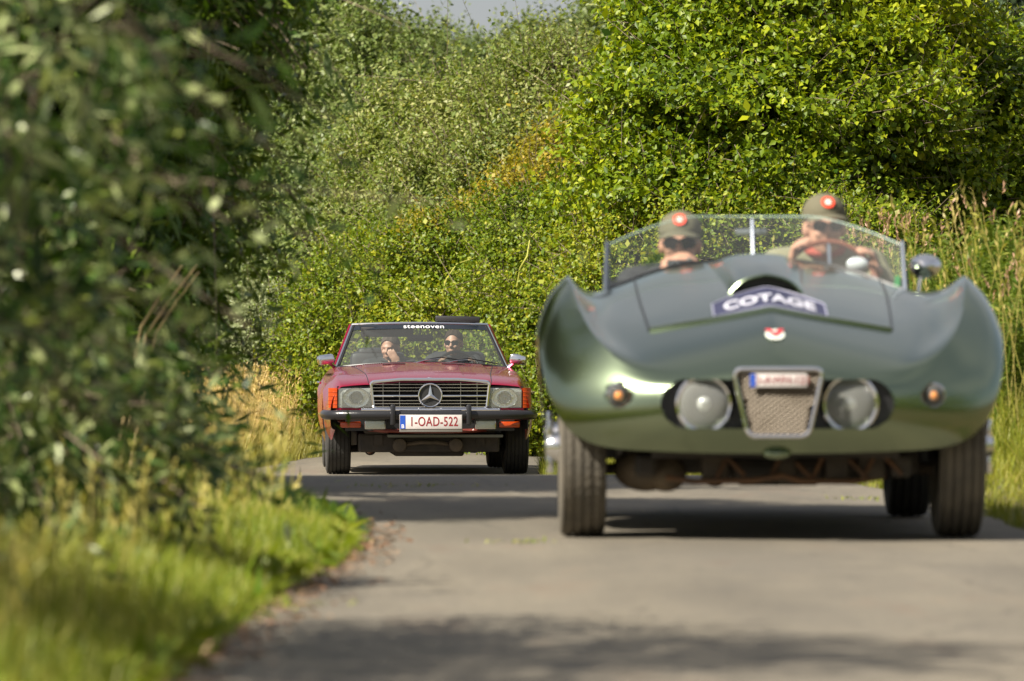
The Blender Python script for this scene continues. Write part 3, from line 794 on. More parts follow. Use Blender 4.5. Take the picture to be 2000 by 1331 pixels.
# right bank: tall grass
n = 40000
Y = 24 + 26 * r.random(n)
X = ER(Y) + 0.06 + np.abs(r.gamma(1.6, 0.8, n))
edge = np.clip((X - ER(Y) - 0.25) / 0.9, 0.0, 1)
H = (0.07 + np.interp(Y, [24, 31, 36, 50], [0.35, 0.4, 0.7, 0.9]) * edge ** 1.4) * r.uniform(0.45, 1.2, n)
T = np.clip(0.45 + 0.22 * patch_noise(X, Y, r, 1.5) + r.normal(0, 0.2, n), 0, 1)
parts = [blades(X, Y, H, r.uniform(0.004, 0.009, n), r.uniform(0.15, 0.9, n), T, r)]
k = (edge > 0.8) & (r.random(n) < 0.035)
Xs, Ys = X[k], Y[k]; m_ = len(Xs); Hs = r.uniform(0.8, 1.5, m_); dd = r.normal(0, 0.16, (m_, 2))
Ts = np.clip(r.normal(0.85, 0.12, m_), 0, 1)
parts += [stems(Xs, Ys, ground_z(Xs, Ys), Hs, dd, 0.0026, Ts), seed_heads(Xs, Ys, ground_z(Xs, Ys), Hs, dd, r, 0.05, Ts)]
o = raw_mesh('bank_grass', *join_arrays(parts), L_grass_r)
tag(o, 'tall wild grass on the bank right of the green roadster', 'grass', kind='stuff')
# right edge, short grass where the lane meets the verge, plus the strip between the cars
n = 14000
Y = 20 + 42 * r.random(n)
X = ER(Y) + np.abs(r.exponential(0.22, n)) - 0.02
H = r.uniform(0.03, 0.13, n) * (1 + (Y > 45) * 0.8)
T = np.clip(0.4 + r.normal(0, 0.2, n), 0, 1)
o = raw_mesh('roadside_grass', *blades(X, Y, H, r.uniform(0.003, 0.006, n), r.uniform(0.1, 0.7, n), T, r), L_grass_r)
tag(o, 'short bright grass fringe along the right edge of the lane', 'grass', kind='stuff')
# fallen leaf litter and crumbs of soil at the left road edge
n = 1700
Y = 11 + 13 * r.random(n); X = EL(Y) + r.normal(0.02, 0.07, n)
Z = np.where(X < EL(Y), ground_z(X, Y) + 0.01, PROF(Y) + 0.012)
L_litter = leaf_mat('leaf_litter', (0.10, 0.055, 0.03), (0.22, 0.12, 0.065), (0.36, 0.24, 0.15), 0.1)
d = r.normal(size=(n, 3)); d[:, 2] *= 0.25
o = raw_mesh('leaf_litter', *leaves(np.stack([X, Y, Z], 1), d, np.tile([0, 0, 1.0], (n, 1)) + r.normal(0, 0.25, (n, 3)), r.uniform(0.012, 0.05, n), r.uniform(0.008, 0.022, n), r.random(n), False), L_litter)
tag(o, 'brown leaf litter along the left edge of the lane', 'litter', kind='stuff')

# leafy herbs on the right bank, each clump a plant
herb_lab = ['leafy green herb clump right of the chrome wing mirror', 'leafy green herb clump at the right edge above the green roadster’s fender', 'pinkish seeded herb clump seen through the right half of the roadster’s windscreen',
            'low leafy herb clump half hidden by the roadster’s right fender']
for i, (x, y, Yd, rx_, rz_) in enumerate([(1880, 520, 34, 95, 75), (1975, 500, 33, 80, 90), (1730, 540, 38, 85, 70), (1960, 640, 32, 70, 70)]):
    c = px(x, y, Yd); s = Yd / 11111
    rr = np.random.default_rng(200 + i)
    ns = 130
    e = empty('herb_plant', (c[0], Yd, gz(c[0], Yd)))
    bx_ = rr.normal(0, rx_ * s * 0.55, ns); by_ = rr.normal(0, 0.35, ns)
    top = (c[2] + rz_ * s * rr.uniform(-0.6, 1.0, ns)) - gz(c[0], Yd)
    P0 = np.stack([bx_ * 0.7, by_, np.full(ns, 0.0)], 1); P1 = np.stack([bx_ + rr.normal(0, 0.08, ns), by_, top], 1)
    per = 26
    t = np.linspace(0.25, 1.0, per)
    Pb = (P0[:, None, :] + (P1 - P0)[:, None, :] * t[None, :, None]).reshape(-1, 3)
    m_ = len(Pb)
    D = unit(np.stack([rr.normal(size=m_), rr.normal(size=m_), rr.uniform(-0.1, 0.8, m_)], 1))
    Nn = np.array([0, 0, 1.0]) + rr.normal(size=(m_, 3)) * 0.3
    lv = leaves(Pb, D, Nn, rr.uniform(0.05, 0.11, m_), rr.uniform(0.014, 0.024, m_), np.clip(rr.normal(0.5, 0.22, m_), 0, 1), True, 0.3)
    raw_mesh('foliage', *lv, L_herb, e)['kind'] = 'stuff'
    V, Q, T = stems(P0[:, 0], P0[:, 1], P0[:, 2], top, (P1 - P0)[:, :2] / top[:, None], 0.004, np.full(ns, 0.3))
    raw_mesh('stems', V, Q, T, L_herb, e)['kind'] = 'stuff'
    k = rr.random(ns) < (0.55 if i == 2 else 0.16)
    if k.any():
        X_, Y_ = P1[k, 0], P1[k, 1]; nk = k.sum()
        sh = seed_heads(X_, Y_, P1[k, 2] - 0.12, np.full(nk, 0.32), rr.normal(0, 0.25, (nk, 2)), rr, 0.035, np.full(nk, 0.6))
        raw_mesh('seed_heads', *sh, leaf_mat('pink_seed_head', (0.30, 0.17, 0.10), (0.42, 0.25, 0.16), (0.5, 0.34, 0.2), 0.25), e)['kind'] = 'stuff'
    tag(e, herb_lab[i], 'plant', 'herb clumps on the right bank')

# weeds on the lane and the loose straw stems by the left willow
wl = ['flat weed tuft on the shaded lane in front of the red convertible', 'small weed tuft on the sunlit lane left of the roadster’s front wheel', 'weed tuft at the left edge of the lane in the foreground', 'tiny weed tuft on the lane beyond the roadster’s underside']
for i, (x, yy, Yd, k, sp) in enumerate([(0, 0, 28.3, 70, 0.16), (0, 0, 20.4, 40, 0.06), (0, 0, 15.6, 60, 0.08), (0, 0, 26.0, 50, 0.12)]):
    X0 = [(822 - 1000) * 28.3 / 11111, (1025 - 1000) * 20.4 / 11111, (555 - 1000) * 15.6 / 11111, (1720 - 1000) * 26.0 / 11111][i]
    rr = np.random.default_rng(300 + i)
    e = rr.normal(0, sp, (k, 2)) * np.array([1, 1.2])
    z0 = PROF(np.full(k, Yd)) + 0.02
    o = raw_mesh('weed_tuft', *blades(X0 + e[:, 0], Yd + e[:, 1], rr.uniform(0.012, 0.035, k), rr.uniform(0.006, 0.011, k), rr.uniform(0.8, 1.8, k), np.clip(rr.normal(0.4, 0.2, k), 0, 1), rr, z=z0), L_grass)
    tag(o, wl[i], 'weed', 'weed tufts growing in the lane', 'stuff')
M_straw = mat('straw', (0.60, 0.46, 0.22), 0.7)
sl = ['leftmost of three slanting straw stems by the dark willow', 'middle one of three slanting straw stems by the dark willow', 'rightmost of three slanting straw stems by the dark willow']
for i, (a, b) in enumerate([((275, 640), (355, 520)), ((285, 655), (385, 518)), ((305, 650), (388, 532))]):
    g = G(); A, B = Vector(px(*a, 25.2)), Vector(px(*b, 25.0)); rt = Vector((A.x - 0.15, 25.3, gz(A.x - 0.15, 25.3)))
    g.tube([rt, A, (A + B) / 2 + Vector((0, 0, 0.01)), B], [0.006, 0.006, 0.007, 0.004], 6)
    tag(g.build('straw_stem', M_straw), sl[i], 'stem', 'straw stems by the dark willow')
# ================================================================== CARS
def circle(c, r, n=32, axis='y', sx=1.0, sz=1.0):
    o = []
    for k in range(n):
        w = 2 * math.pi * k / n
        if axis == 'y': o.append((c[0] + r * sx * math.cos(w), c[1], c[2] + r * sz * math.sin(w)))
        else: o.append((c[0], c[1] + r * math.cos(w), c[2] + r * math.sin(w)))
    return o

def round_poly(pts, rad, n=5):
    """2-D polygon with rounded corners"""
    out = []; N = len(pts)
    for i in range(N):
        p0, p1, p2 = Vector(pts[i - 1]), Vector(pts[i]), Vector(pts[(i + 1) % N])
        a = p1 + (p0 - p1).normalized() * rad; b = p1 + (p2 - p1).normalized() * rad
        for k in range(n + 1):
            t = k / n
            out.append(tuple(a * (1 - t) ** 2 + p1 * 2 * t * (1 - t) + b * t ** 2))
    return out

def cage_body(name, patches, creases, parent, paint, level=3):
    """half cage (x >= 0) of quad patches mirrored and subdivided; creases: list of (point, point, weight)"""
    g = G()
    for rows in patches:
        for i in range(len(rows) - 1):
            for k in range(len(rows[i]) - 1):
                q = [rows[i][k], rows[i][k + 1], rows[i + 1][k + 1], rows[i + 1][k]]
                if None in q: continue
                g.add(q, [(0, 1, 2, 3)]); g.add([(-p[0], p[1], p[2]) for p in q], [(3, 2, 1, 0)])
    me = bpy.data.meshes.new(name); me.from_pydata(g.v, [], g.f); me.update()
    bm = bmesh.new(); bm.from_mesh(me)
    bmesh.ops.remove_doubles(bm, verts=bm.verts, dist=1e-4)
    bmesh.ops.recalc_face_normals(bm, faces=bm.faces)
    cl = bm.edges.layers.float.new('crease_edge')
    key = lambda p: (round(p[0], 3), round(p[1], 3), round(p[2], 3))
    cd = {}
    for a, b, w in creases:
        for s in (1, -1):
            cd[frozenset((key((a[0] * s, a[1], a[2])), key((b[0] * s, b[1], b[2]))))] = w
    for e in bm.edges:
        w = cd.get(frozenset((key(e.verts[0].co), key(e.verts[1].co))))
        if w: e[cl] = w
    bm.to_mesh(me); bm.free()
    o = link(name, me, paint, parent, True)
    bake(o, [('SUBSURF', dict(levels=level, render_levels=level))])
    o.data.polygons.foreach_set('use_smooth', [True] * len(o.data.polygons))
    return o

def cut_hole(o, inside, snap, depth, test):
    """open a hole in a body skin: inside(x,z) -> bool, snap(x,z) -> point on outline; test(co) limits where; the rim is turned inwards by depth along y"""
    bm = bmesh.new(); bm.from_mesh(o.data); bm.verts.ensure_lookup_table()
    ins = {v for v in bm.verts if test(v.co) and inside(v.co.x, v.co.z)}
    dead = [f for f in bm.faces if all(v in ins for v in f.verts)]
    for v in ins:
        if any(e.other_vert(v) not in ins for e in v.link_edges):
            x, z = snap(v.co.x, v.co.z); v.co.x = x; v.co.z = z
    bmesh.ops.delete(bm, geom=dead, context='FACES')
    loose = [v for v in bm.verts if not v.link_faces]
    bmesh.ops.delete(bm, geom=loose, context='VERTS')
    be = [e for e in bm.edges if e.is_boundary and all(test(v.co) for v in e.verts) and all(abs(Vector(snap(v.co.x, v.co.z)).x - v.co.x) + abs(Vector(snap(v.co.x, v.co.z)).y - v.co.z) < 0.004 for v in e.verts)]
    ret = bmesh.ops.extrude_edge_only(bm, edges=be)
    for v in [x for x in ret['geom'] if isinstance(x, bmesh.types.BMVert)]: v.co.y += depth
    bmesh.ops.recalc_face_normals(bm, faces=bm.faces)
    bm.to_mesh(o.data); bm.free()

def wheel(parent, c, rad, width, rim_r, side, tyre_m, rim_m, grooves=4, spinner=False, steer=0.0):
    """side: +1 when the outer face looks towards +x"""
    hw = width / 2
    Mr = Matrix.Translation(Vector(c)) @ Matrix.Rotation(steer, 4, 'Z') @ Matrix.Translation(-Vector(c))
    prof = [(rim_r, -hw * 0.75), (rim_r + (rad - rim_r) * 0.35, -hw * 1.02), (rim_r + (rad - rim_r) * 0.7, -hw * 1.03), (rad * 0.965, -hw * 0.94), (rad * 0.985, -hw * 0.84)]
    tw = hw * 0.82
    ng = grooves
    for i in range(ng + 1):
        a = -tw + 2 * tw * i / (ng + 1); b = -tw + 2 * tw * (i + 1) / (ng + 1); e = 0.0045
        cr = lambda x: rad - 0.006 * (x / tw) ** 2
        prof += [(cr(a + e) - 0.008, a + e), (cr(a + e), a + e), (cr(b - e), b - e), (cr(b - e) - 0.008, b - e)]
    prof += [(rad * 0.985, hw * 0.84), (rad * 0.965, hw * 0.94), (rim_r + (rad - rim_r) * 0.7, hw * 1.03), (rim_r + (rad - rim_r) * 0.35, hw * 1.02), (rim_r, hw * 0.75)]
    e = empty('wheel', (0, 0, 0)); e.parent = parent
    g = G(); g.lathe(prof, c, 'x', 56)
    # cross-cut blocks on the tread
    for k in range(56):
        w = 2 * math.pi * (k + 0.5) / 56
        for i in range(ng + 1):
            a = -tw + 2 * tw * i / (ng + 1) + 0.008; b = -tw + 2 * tw * (i + 1) / (ng + 1) - 0.008
            rr = rad - 0.006 * (((a + b) / 2) / tw) ** 2 + 0.0015; dw = 0.035
            skew = 0.02 * (1 if i % 2 else -1)
            pts = []
            for (xx, ww) in ((a, w - dw - skew), (b, w - dw + skew), (b, w + dw + skew), (a, w + dw - skew)):
                pts.append((c[0] + xx, c[1] + rr * math.cos(ww), c[2] + rr * math.sin(ww)))
            g.add(pts, [(0, 1, 2, 3)])
    me = g.mesh('tyre'); me.transform(Mr); link('tyre', me, tyre_m, e, True, 30)
    g = G(); f = hw * 0.70 * side
    g.lathe([(rim_r + 0.012, f * 1.15), (rim_r * 0.97, f * 1.1), (rim_r * 0.85, f * 0.5), (rim_r * 0.5, f * 0.75), (rim_r * 0.3, f * 0.9), (0.001, f * 0.95)], c, 'x', 40)
    g.lathe([(rim_r + 0.012, -f * 1.0), (rim_r * 0.9, -f * 0.6), (rim_r * 0.3, -f * 0.2), (0.001, -f * 0.2)], c, 'x', 32)
    me = g.mesh('rim'); me.transform(Mr); link('rim', me, rim_m, e, True, 35)
    g = G()
    if spinner:
        g.lathe([(0.055, f * 0.9), (0.052, f * 1.7), (0.035, f * 2.3), (0.001, f * 2.45)], c, 'x', 24)
        for s in (1, -1):
            g.box(c[0] + min(f * 1.8, f * 2.25), c[0] + max(f * 1.8, f * 2.25), c[1] - 0.016, c[1] + 0.016, c[2] + (0.02 if s > 0 else -0.10), c[2] + (0.10 if s > 0 else -0.02), 0.006)
    else:
        g.lathe([(0.07, f * 0.9), (0.066, f * 1.05), (0.04, f * 1.15), (0.001, f * 1.18)], c, 'x', 24)
    me = g.mesh('hub'); me.transform(Mr); link('hub', me, M_chrome, e, True, 35)
    return e

# ------------------------------------------------------------------ green roadster
M_green = mat('grey_green_paint', (0.21, 0.265, 0.17), 0.22, 1.0, 0.5, coat_rough=0.02, noise=(2.5, 0.3, (0.23, 0.28, 0.185)), bump=(3.0, 0.05))
GR = empty('green_roadster', (0.95, 21.0, 0.006))
GR.scale = (0.967, 1, 1)
tag(GR, 'grey-green open roadster with oval grille and pointed front fenders', 'car')
# fascia and sides: columns from the crest line (K) down to the sill (B)
S = [
    [(0, -.650, .632), (0, -.690, .595), (0, -.705, .500), (0, -.690, .400), (0, -.600, .318)],
    [(.11, -.649, .626), (.11, -.688, .590), (.11, -.703, .497), (.11, -.688, .398), (.11, -.598, .318)],
    [(.22, -.642, .614), (.22, -.680, .580), (.22, -.695, .492), (.22, -.678, .395), (.22, -.592, .319)],
    [(.335, -.622, .600), (.337, -.660, .570), (.34, -.674, .486), (.337, -.655, .393), (.335, -.572, .321)],
    [(.45, -.580, .592), (.458, -.622, .562), (.465, -.637, .482), (.46, -.617, .394), (.45, -.540, .326)],
    [(.588, -.500, .648), (.612, -.537, .580), (.645, -.552, .488), (.648, -.535, .400), (.630, -.470, .332)],
    [(.680, -.360, .742), (.730, -.412, .645), (.778, -.447, .535), (.787, -.442, .442), (.757, -.410, .374)],
    [(.732, -.160, .840), (.800, -.240, .745), (.848, -.312, .622), (.860, -.348, .518), (.830, -.362, .470)],
    [(.760, .060, .955), (.836, -.010, .880), (.880, -.100, .770), (.884, -.190, .690), (.872, -.250, .650)],
    [(.766, .300, .978), (.848, .262, .905), (.882, .150, .805), (.893, .050, .775), (.885, .000, .768)],
    [(.768, .600, .955), (.848, .552, .880), (.884, .452, .762), (.892, .362, .692), (.882, .300, .650)],
    [(.775, .900, .925), (.840, .862, .805), (.868, .752, .622), (.868, .602, .452), (.850, .460, .300)],
    [(.775, 1.150, .895), (.840, 1.140, .780), (.865, 1.100, .580), (.860, 1.050, .400), (.820, 1.000, .240)],
    [(.775, 1.500, .870), (.840, 1.500, .750), (.860, 1.500, .550), (.850, 1.500, .380), (.800, 1.500, .220)],
    [(.775, 1.950, .860), (.840, 1.950, .740), (.860, 1.930, .550), (.860, 1.920, .420), (.840, 1.900, .300)],
    [(.770, 2.200, .870), (.840, 2.180, .800), (.865, 2.160, .740), (.875, 2.150, .690), (.875, 2.140, .640)],
    [(.760, 2.440, .880), (.835, 2.440, .830), (.865, 2.440, .790), (.875, 2.440, .775), (.875, 2.440, .765)],
    [(.750, 2.700, .860), (.825, 2.710, .790), (.855, 2.720, .730), (.865, 2.730, .680), (.865, 2.740, .640)],
    [(.720, 3.000, .810), (.780, 3.000, .720), (.800, 3.000, .580), (.790, 3.000, .450), (.760, 2.980, .330)],
    [(.600, 3.400, .740), (.640, 3.440, .660), (.650, 3.450, .550), (.630, 3.430, .450), (.580, 3.380, .360)],
    [(.450, 3.480, .725), (.47, 3.52, .65), (.48, 3.54, .55), (.46, 3.52, .45), (.44, 3.47, .36)],
    [(.300, 3.520, .72), (.31, 3.56, .65), (.32, 3.58, .55), (.31, 3.56, .45), (.30, 3.50, .36)],
    [(.150, 3.540, .718), (.15, 3.58, .65), (.15, 3.60, .55), (.15, 3.58, .45), (.15, 3.52, .36)],
    [(0, 3.550, .718), (0, 3.59, .65), (0, 3.61, .55), (0, 3.59, .45), (0, 3.53, .36)],
]
K = [c[0] for c in S]
N_ = None
T = [
    [K[0], K[1], K[2], K[3], K[4]],
    [(0, -.545, .702), (.15, -.545, .684), (.30, -.535, .662), (.46, -.520, .630), K[5]],
    [(0, -.390, .774), (.17, -.390, .742), (.34, -.380, .710), (.555, -.370, .664), K[6]],
    [(0, -.160, .836), (.19, -.160, .799), (.38, -.160, .764), (.620, -.160, .708), K[7]],
    [(0, .080, .892), (.20, .080, .853), (.40, .080, .818), (.640, .070, .760), K[8]],
    [(0, .350, .944), (.20, .350, .906), (.41, .340, .868), (.620, .320, .808), K[9]],
    [(0, .650, .984), (.20, .650, .955), (.42, .640, .920), (.625, .610, .868), K[10]],
    [(0, 1.000, 1.022), (.20, 1.000, 1.012), (.42, .970, .984), (.625, .920, .905), K[11]],
    [(0, 1.360, 1.045), (.20, 1.340, 1.036), (.42, 1.260, .996), (.630, 1.160, .895), K[12]],
    [N_, N_, N_, (.640, 1.500, .862), K[13]],
    [N_, N_, N_, (.640, 1.950, .852), K[14]],
    [N_, N_, N_, (.635, 2.200, .866), K[15]],
    [N_, N_, N_, (.625, 2.440, .880), K[16]],
    [(0, 2.720, .900), (.20, 2.720, .900), (.42, 2.710, .895), (.610, 2.700, .875), K[17]],
    [(0, 3.050, .860), (.20, 3.040, .860), (.40, 3.030, .85), (.580, 3.010, .830), K[18]],
    [K[23], K[22], K[21], K[20], K[19]],
]
cre = []
for i in range(4, 12): cre.append((K[i], K[i + 1], 1.0 if i < 7 else 0.75))
for i in range(4): cre.append((K[i], K[i + 1], 0.2))
for i in range(0, 6): cre.append((T[i][0], T[i + 1][0], 0.95))
for c in range(len(S) - 1): cre.append((S[c][4], S[c + 1][4], 0.9))
gbody = cage_body('body', [S, T], cre, GR, M_green, 4)

# oval opening for lamps and grille
OW, OH, OZ = .432, .088, .497
def stad_in(x, z):
    cx = OW - OH
    dx = max(abs(x) - cx, 0)
    return dx * dx + (z - OZ) ** 2 < OH * OH
def stad_snap(x, z):
    cx = OW - OH
    if abs(x) <= cx: return (x, OZ + math.copysign(OH, z - OZ))
    sx = math.copysign(cx, x); d = Vector((x - sx, z - OZ)); d = d.normalized() * OH if d.length > 1e-6 else Vector((math.copysign(OH, x), 0))
    return (sx + d.x, OZ + d.y)
cut_hole(gbody, stad_in, stad_snap, 0.05, lambda co: co.y < -0.45)
for sx in (-1, 1):
    TC = (sx * .585, .527); TR = .047
    def t_in(x, z, c=TC): return (x - c[0]) ** 2 + (z - c[1]) ** 2 < TR * TR
    def t_snap(x, z, c=TC):
        d = Vector((x - c[0], z - c[1])); d = d.normalized() * TR if d.length > 1e-6 else Vector((TR, 0)); return (c[0] + d.x, c[1] + d.y)
    cut_hole(gbody, t_in, t_snap, 0.03, lambda co: co.y < -0.40)
gbody.data.set_sharp_from_angle(angle=R(42))
bmg = bmesh.new(); bmg.from_mesh(gbody.data); GBV = BVHTree.FromBMesh(bmg); bmg.free()
def hood(x, y, dz=0.0):
    h = GBV.ray_cast(Vector((x, y, 3)), Vector((0, 0, -1)))
    return (h[0].z if h[0] is not None else 0.9) + dz

# dark inside of the opening, lip along its lower edge
g = G(); g.prism(round_poly([(-.44, .40), (.44, .40), (.44, .595), (-.44, .595)], .08), -.595, -.45); g.build('lamp_recess', M_black, GR, False, None)
# headlights
for sx in (-1, 1):
    c = (sx * .270, -.620, .497)
    hd = empty('headlight', (0, 0, 0)); hd.parent = GR
    G().lathe([(.096, .0), (.07, .05), (.03, .075), (.001, .078)], c, 'y', 36).build('reflector', M_reflector, hd)
    G().ring(circle(c, .099, 40), .0105).build('bezel', M_chrome, hd)
    G().lathe([(.095, -.002), (.085, -.012), (.06, -.020), (.03, -.024), (.001, -.025)], c, 'y', 36).build('lens', G_lens, hd)
    G().ell((c[0], c[1] + .028, c[2]), (.026, .022, .026)).build('bulb', mat('bright_glass', (.85, .85, .85), .1, .2, .8), hd)
# grille
gp = round_poly([(-.166, .622), (.166, .622), (.112, .382), (-.112, .382)], .035, 6)
G().ring([(p[0], -.712 - 0.012 * (1 - (p[0] / .17) ** 2), p[1]) for p in gp], .0090).build('grille_frame', M_chrome, GR)
g = G(); g.prism(gp, -.69, -.68); g.build('grille_backing', mat('matt_black', (.004, .004, .004), .95, spec=.1), GR, False, None)
g = G()
nw = 15
for k in range(-10, 18):
    for sgn in (1, -1):
        # slanting wires clipped to the trapezium
        pts = []
        for t in np.linspace(0, 1, 12):
            z = .388 + .226 * t
            x = -.2 + .025 * k + (t * 0.30 * sgn if sgn > 0 else 0.30 - t * 0.30)
            hw_ = .108 + (.160 - .108) * t
            if abs(x) < hw_ + .004: pts.append((x, -.702 - .012 * (1 - (x / .17) ** 2) - (.0015 if sgn > 0 else 0), z))
        if len(pts) > 1: g.tube([pts[0], pts[-1]], .0036, 5, False)
g.build('grille_mesh', mat('brown_wire', (.15, .12, .085), .5, .3), GR); GR.children[-1]['kind'] = 'stuff'
# number plate in the grille
np_ = empty('number_plate', (0, 0, 0)); np_.parent = GR
G().box(-.105, .105, -.733, -.727, .558, .606, .003).build('plate', M_plate_white, np_)
G().box(-.105, -.085, -.7345, -.733, .559, .605).build('blue_band', M_plate_blue, np_, False, None)
link('lettering', text_mesh('O-AWH-121', .040, .0006, 1.0, Matrix.Translation((.010, -.7336, .582)) @ Matrix.Rotation(R(90), 4, 'X'), 0.0004), M_plate_red, np_, False)
# turn signals
for sx in (-1, 1):
    c = (sx * .585, -.535, .527)
    ts = empty('turn_signal', (0, 0, 0)); ts.parent = GR
    G().lathe([(.046, .012), (.03, .03), (.001, .034)], c, 'y', 28).build('cup', M_black, ts)
    G().ring(circle((c[0], c[1] - .004, c[2]), .041, 28), .0055).build('bezel', M_chrome, ts)
    G().ell((c[0], c[1] - .006, c[2] - .002), (.017, .018, .017)).build('bulb', mat('amber_bulb', (0.9, 0.30, 0.02), 0.3, coat=0.5), ts)
    G().lathe([(.038, -.008), (.033, -.022), (.02, -.032), (.001, -.035)], c, 'y', 28).build('lens', glass_mat('clear_cap', (.93, .93, .9), .06, .05, milk=.06), ts)
# hood: raised leading lip, shut lines, scoop, plaque, badge
def lip_y(x): return -0.15 + 0.05 * (abs(x) / .46) ** 2
g = G()
rows_ = []
for x in np.linspace(-.46, .46, 41):
    y = lip_y(x)
    rows_.append([(x, y - .004, hood(x, y - .004, -.004)), (x, y - .003, hood(x, y, .012)), (x, y + .012, hood(x, y + .012, .0135)), (x, y + .05, hood(x, y + .05, -.002))])
g.grid(rows_); g.build('hood_lip', M_green, GR)
for sx in (-1, 1):
    g = G(); pts = []
    for t in np.linspace(0, 1, 22):
        x = sx * (.462 + .03 * math.sin(t * 1.8)); y = -.095 + t * 1.18; pts.append((x, y, hood(x, y, .0015)))
    g.tube(pts, .0045, 6); g.build('hood_shut_line', M_black, GR)
g = G(); rows_ = []
for s in np.linspace(0, 1, 20):
    y = .27 + s * .98; w = .140 + .065 * s; h = (.044 + .016 * math.sin(min(s * 1.8, 1) * math.pi * .5)) * (1 - max(0, (s - .55) / .45) ** 1.6)
    rows_.append([(w * u, y, hood(w * u, y, -.003) + h * (1 - u ** 4) ** 1.1 + .002) for u in np.linspace(-1, 1, 29)])
g.grid(rows_); sco = g.build('hood_scoop', M_green, GR)
g = G(); fr = [(p[0], p[1] - .001, p[2]) for p in rows_[0]]
g.tube([(p[0], p[1], p[2] + .0) for p in fr], .0055, 6); g.build('rim', M_green, sco)
g = G(); g.add([(p[0] * .97, p[1] + .05, p[2] - .003) for p in rows_[0]] + [(.125, .32, hood(.125, .32, -.01)), (-.125, .32, hood(-.125, .32, -.01))], [tuple(range(31))]); g.build('intake', M_black, sco, False, None)
# rally plaque lying on the hood
pl = empty('rally_plaque', (0, 0, 0)); pl.parent = GR
def plaque(x0, x1, y0f, y1f, dz):
    return [[(x, y, hood(x, y, dz)) for x in np.linspace(x0, x1, 25)] for y in ()]
M_navy = mat('navy_enamel', (0.026, 0.028, 0.065), 0.5)
def arch(x): return .085 * (1 - (x / .215) ** 2) * (1.0 if abs(x) < .215 else 0)
g = G(); rows_ = []
for t in np.linspace(0, 1, 9):
    rows_.append([(x, -.115 + t * (.20 + arch(x) * 1.5), hood(x, -.115 + t * (.20 + arch(x) * 1.5), .006)) for x in np.linspace(-.215, .215, 31)])
g.grid(rows_); plate_o = g.build('plate', M_navy, pl, True, None)
g = G(); bp_ = rows_[0] + [r_[-1] for r_ in rows_[1:]] + rows_[-1][::-1][1:] + [r_[0] for r_ in rows_[::-1][1:-1]]
g.ring([(p[0], p[1], p[2] + .002) for p in bp_], .003, 6); g.build('border', mat('pale_lilac_enamel', (0.28, 0.28, 0.38), 0.5), pl)
me = text_mesh('COTAGE', .150, .0005, .58, None, .004, 1.0)
for v in me.vertices:
    x = v.co.x; y = -.02 + v.co.y * 1.2 + .035 * (1 - (x / .215) ** 2); v.co = Vector((x, y, hood(x, y, .010 + v.co.z)))
link('lettering', me, mat('pale_lettering', (0.55, 0.55, 0.63), 0.5), pl, False)
# badge
bd = empty('badge', (0, 0, 0)); bd.parent = GR
def badge_shape(poly, dz, name, m):
    g = G(); n = len(poly); g.add([(x, -.44 + y, hood(x, -.44 + y, dz)) for x, y in poly], [tuple(range(n))]); return g.build(name, m, bd, False, None)
badge_shape([(.036 * math.cos(a), .055 * math.sin(a) * (1 if math.sin(a) < 0 else .55)) for a in np.linspace(0, 2 * math.pi, 24, endpoint=False)], .005, 'shield', mat('badge_white', (.7, .74, .66), .3))
badge_shape([(-.036, .034), (-.018, .03), (0, -.004), (.018, .03), (.036, .034), (.020, -.006), (0, -.036), (-.020, -.006)], .009, 'wings', mat('badge_red', (.6, .03, .04), .3))

# windscreen
ws = empty('windscreen', (0, 0, 0)); ws.parent = GR
def ws_base(x): return (x, 1.385 - .58 * x * x, hood(x, 1.34 - .58 * x * x) - .002)
def ws_top(x):
    t = abs(x) / .60
    return (x * .985, 1.475 - .60 * x * x, 1.214 - .115 * max(0, (t - .38) / .62) ** 1.5)
for sgn in (-1, 1):
    g = G(); xs_ = np.linspace(.006 * sgn, .600 * sgn, 16)
    g.grid([[tuple(Vector(ws_base(x)) * (1 - t) + Vector(ws_top(x)) * t) for x in xs_] for t in np.linspace(0, 1, 6)])
    g.build('pane', G_screen2, ws)
    g = G(); A, B = Vector(ws_base(.603 * sgn)), Vector(ws_top(.606 * sgn))
    g.tube([A + Vector((0, 0, -.05)), A, B + Vector((0, 0, .012))], [.018, .017, .012], 8, True, (0.8, 1.4)); g.build('side_post', mat('grey_post', (.085, .10, .13), .35, .4), ws)
g = G(); g.tube([ws_top(x) for x in np.linspace(-.600, .600, 41)], .0028, 6); g.build('glass_edge', mat('glass_edge', (.35, .45, .40), .15), ws)
g = G(); g.tube([ws_base(0), (0, 1.43, 1.13), (ws_top(0)[0], ws_top(0)[1], ws_top(0)[2] - .012)], .0085, 8); g.build('centre_post', mat('grey_post'), ws)
g = G(); g.tube([(ws_base(x)[0], ws_base(x)[1] + .004, ws_base(x)[2] + .006) for x in np.linspace(-.61, .61, 41)], .009, 6); g.build('base_seal', M_black, ws)
g = G(); g.add([(.558, 1.203, .94), (.583, 1.187, .935), (.583, 1.19, .975), (.565, 1.203, .98)], [(0, 1, 2, 3)]); g.build('green_sticker', mat('sticker_green', (.015, .12, .04), .5), ws, False, None)
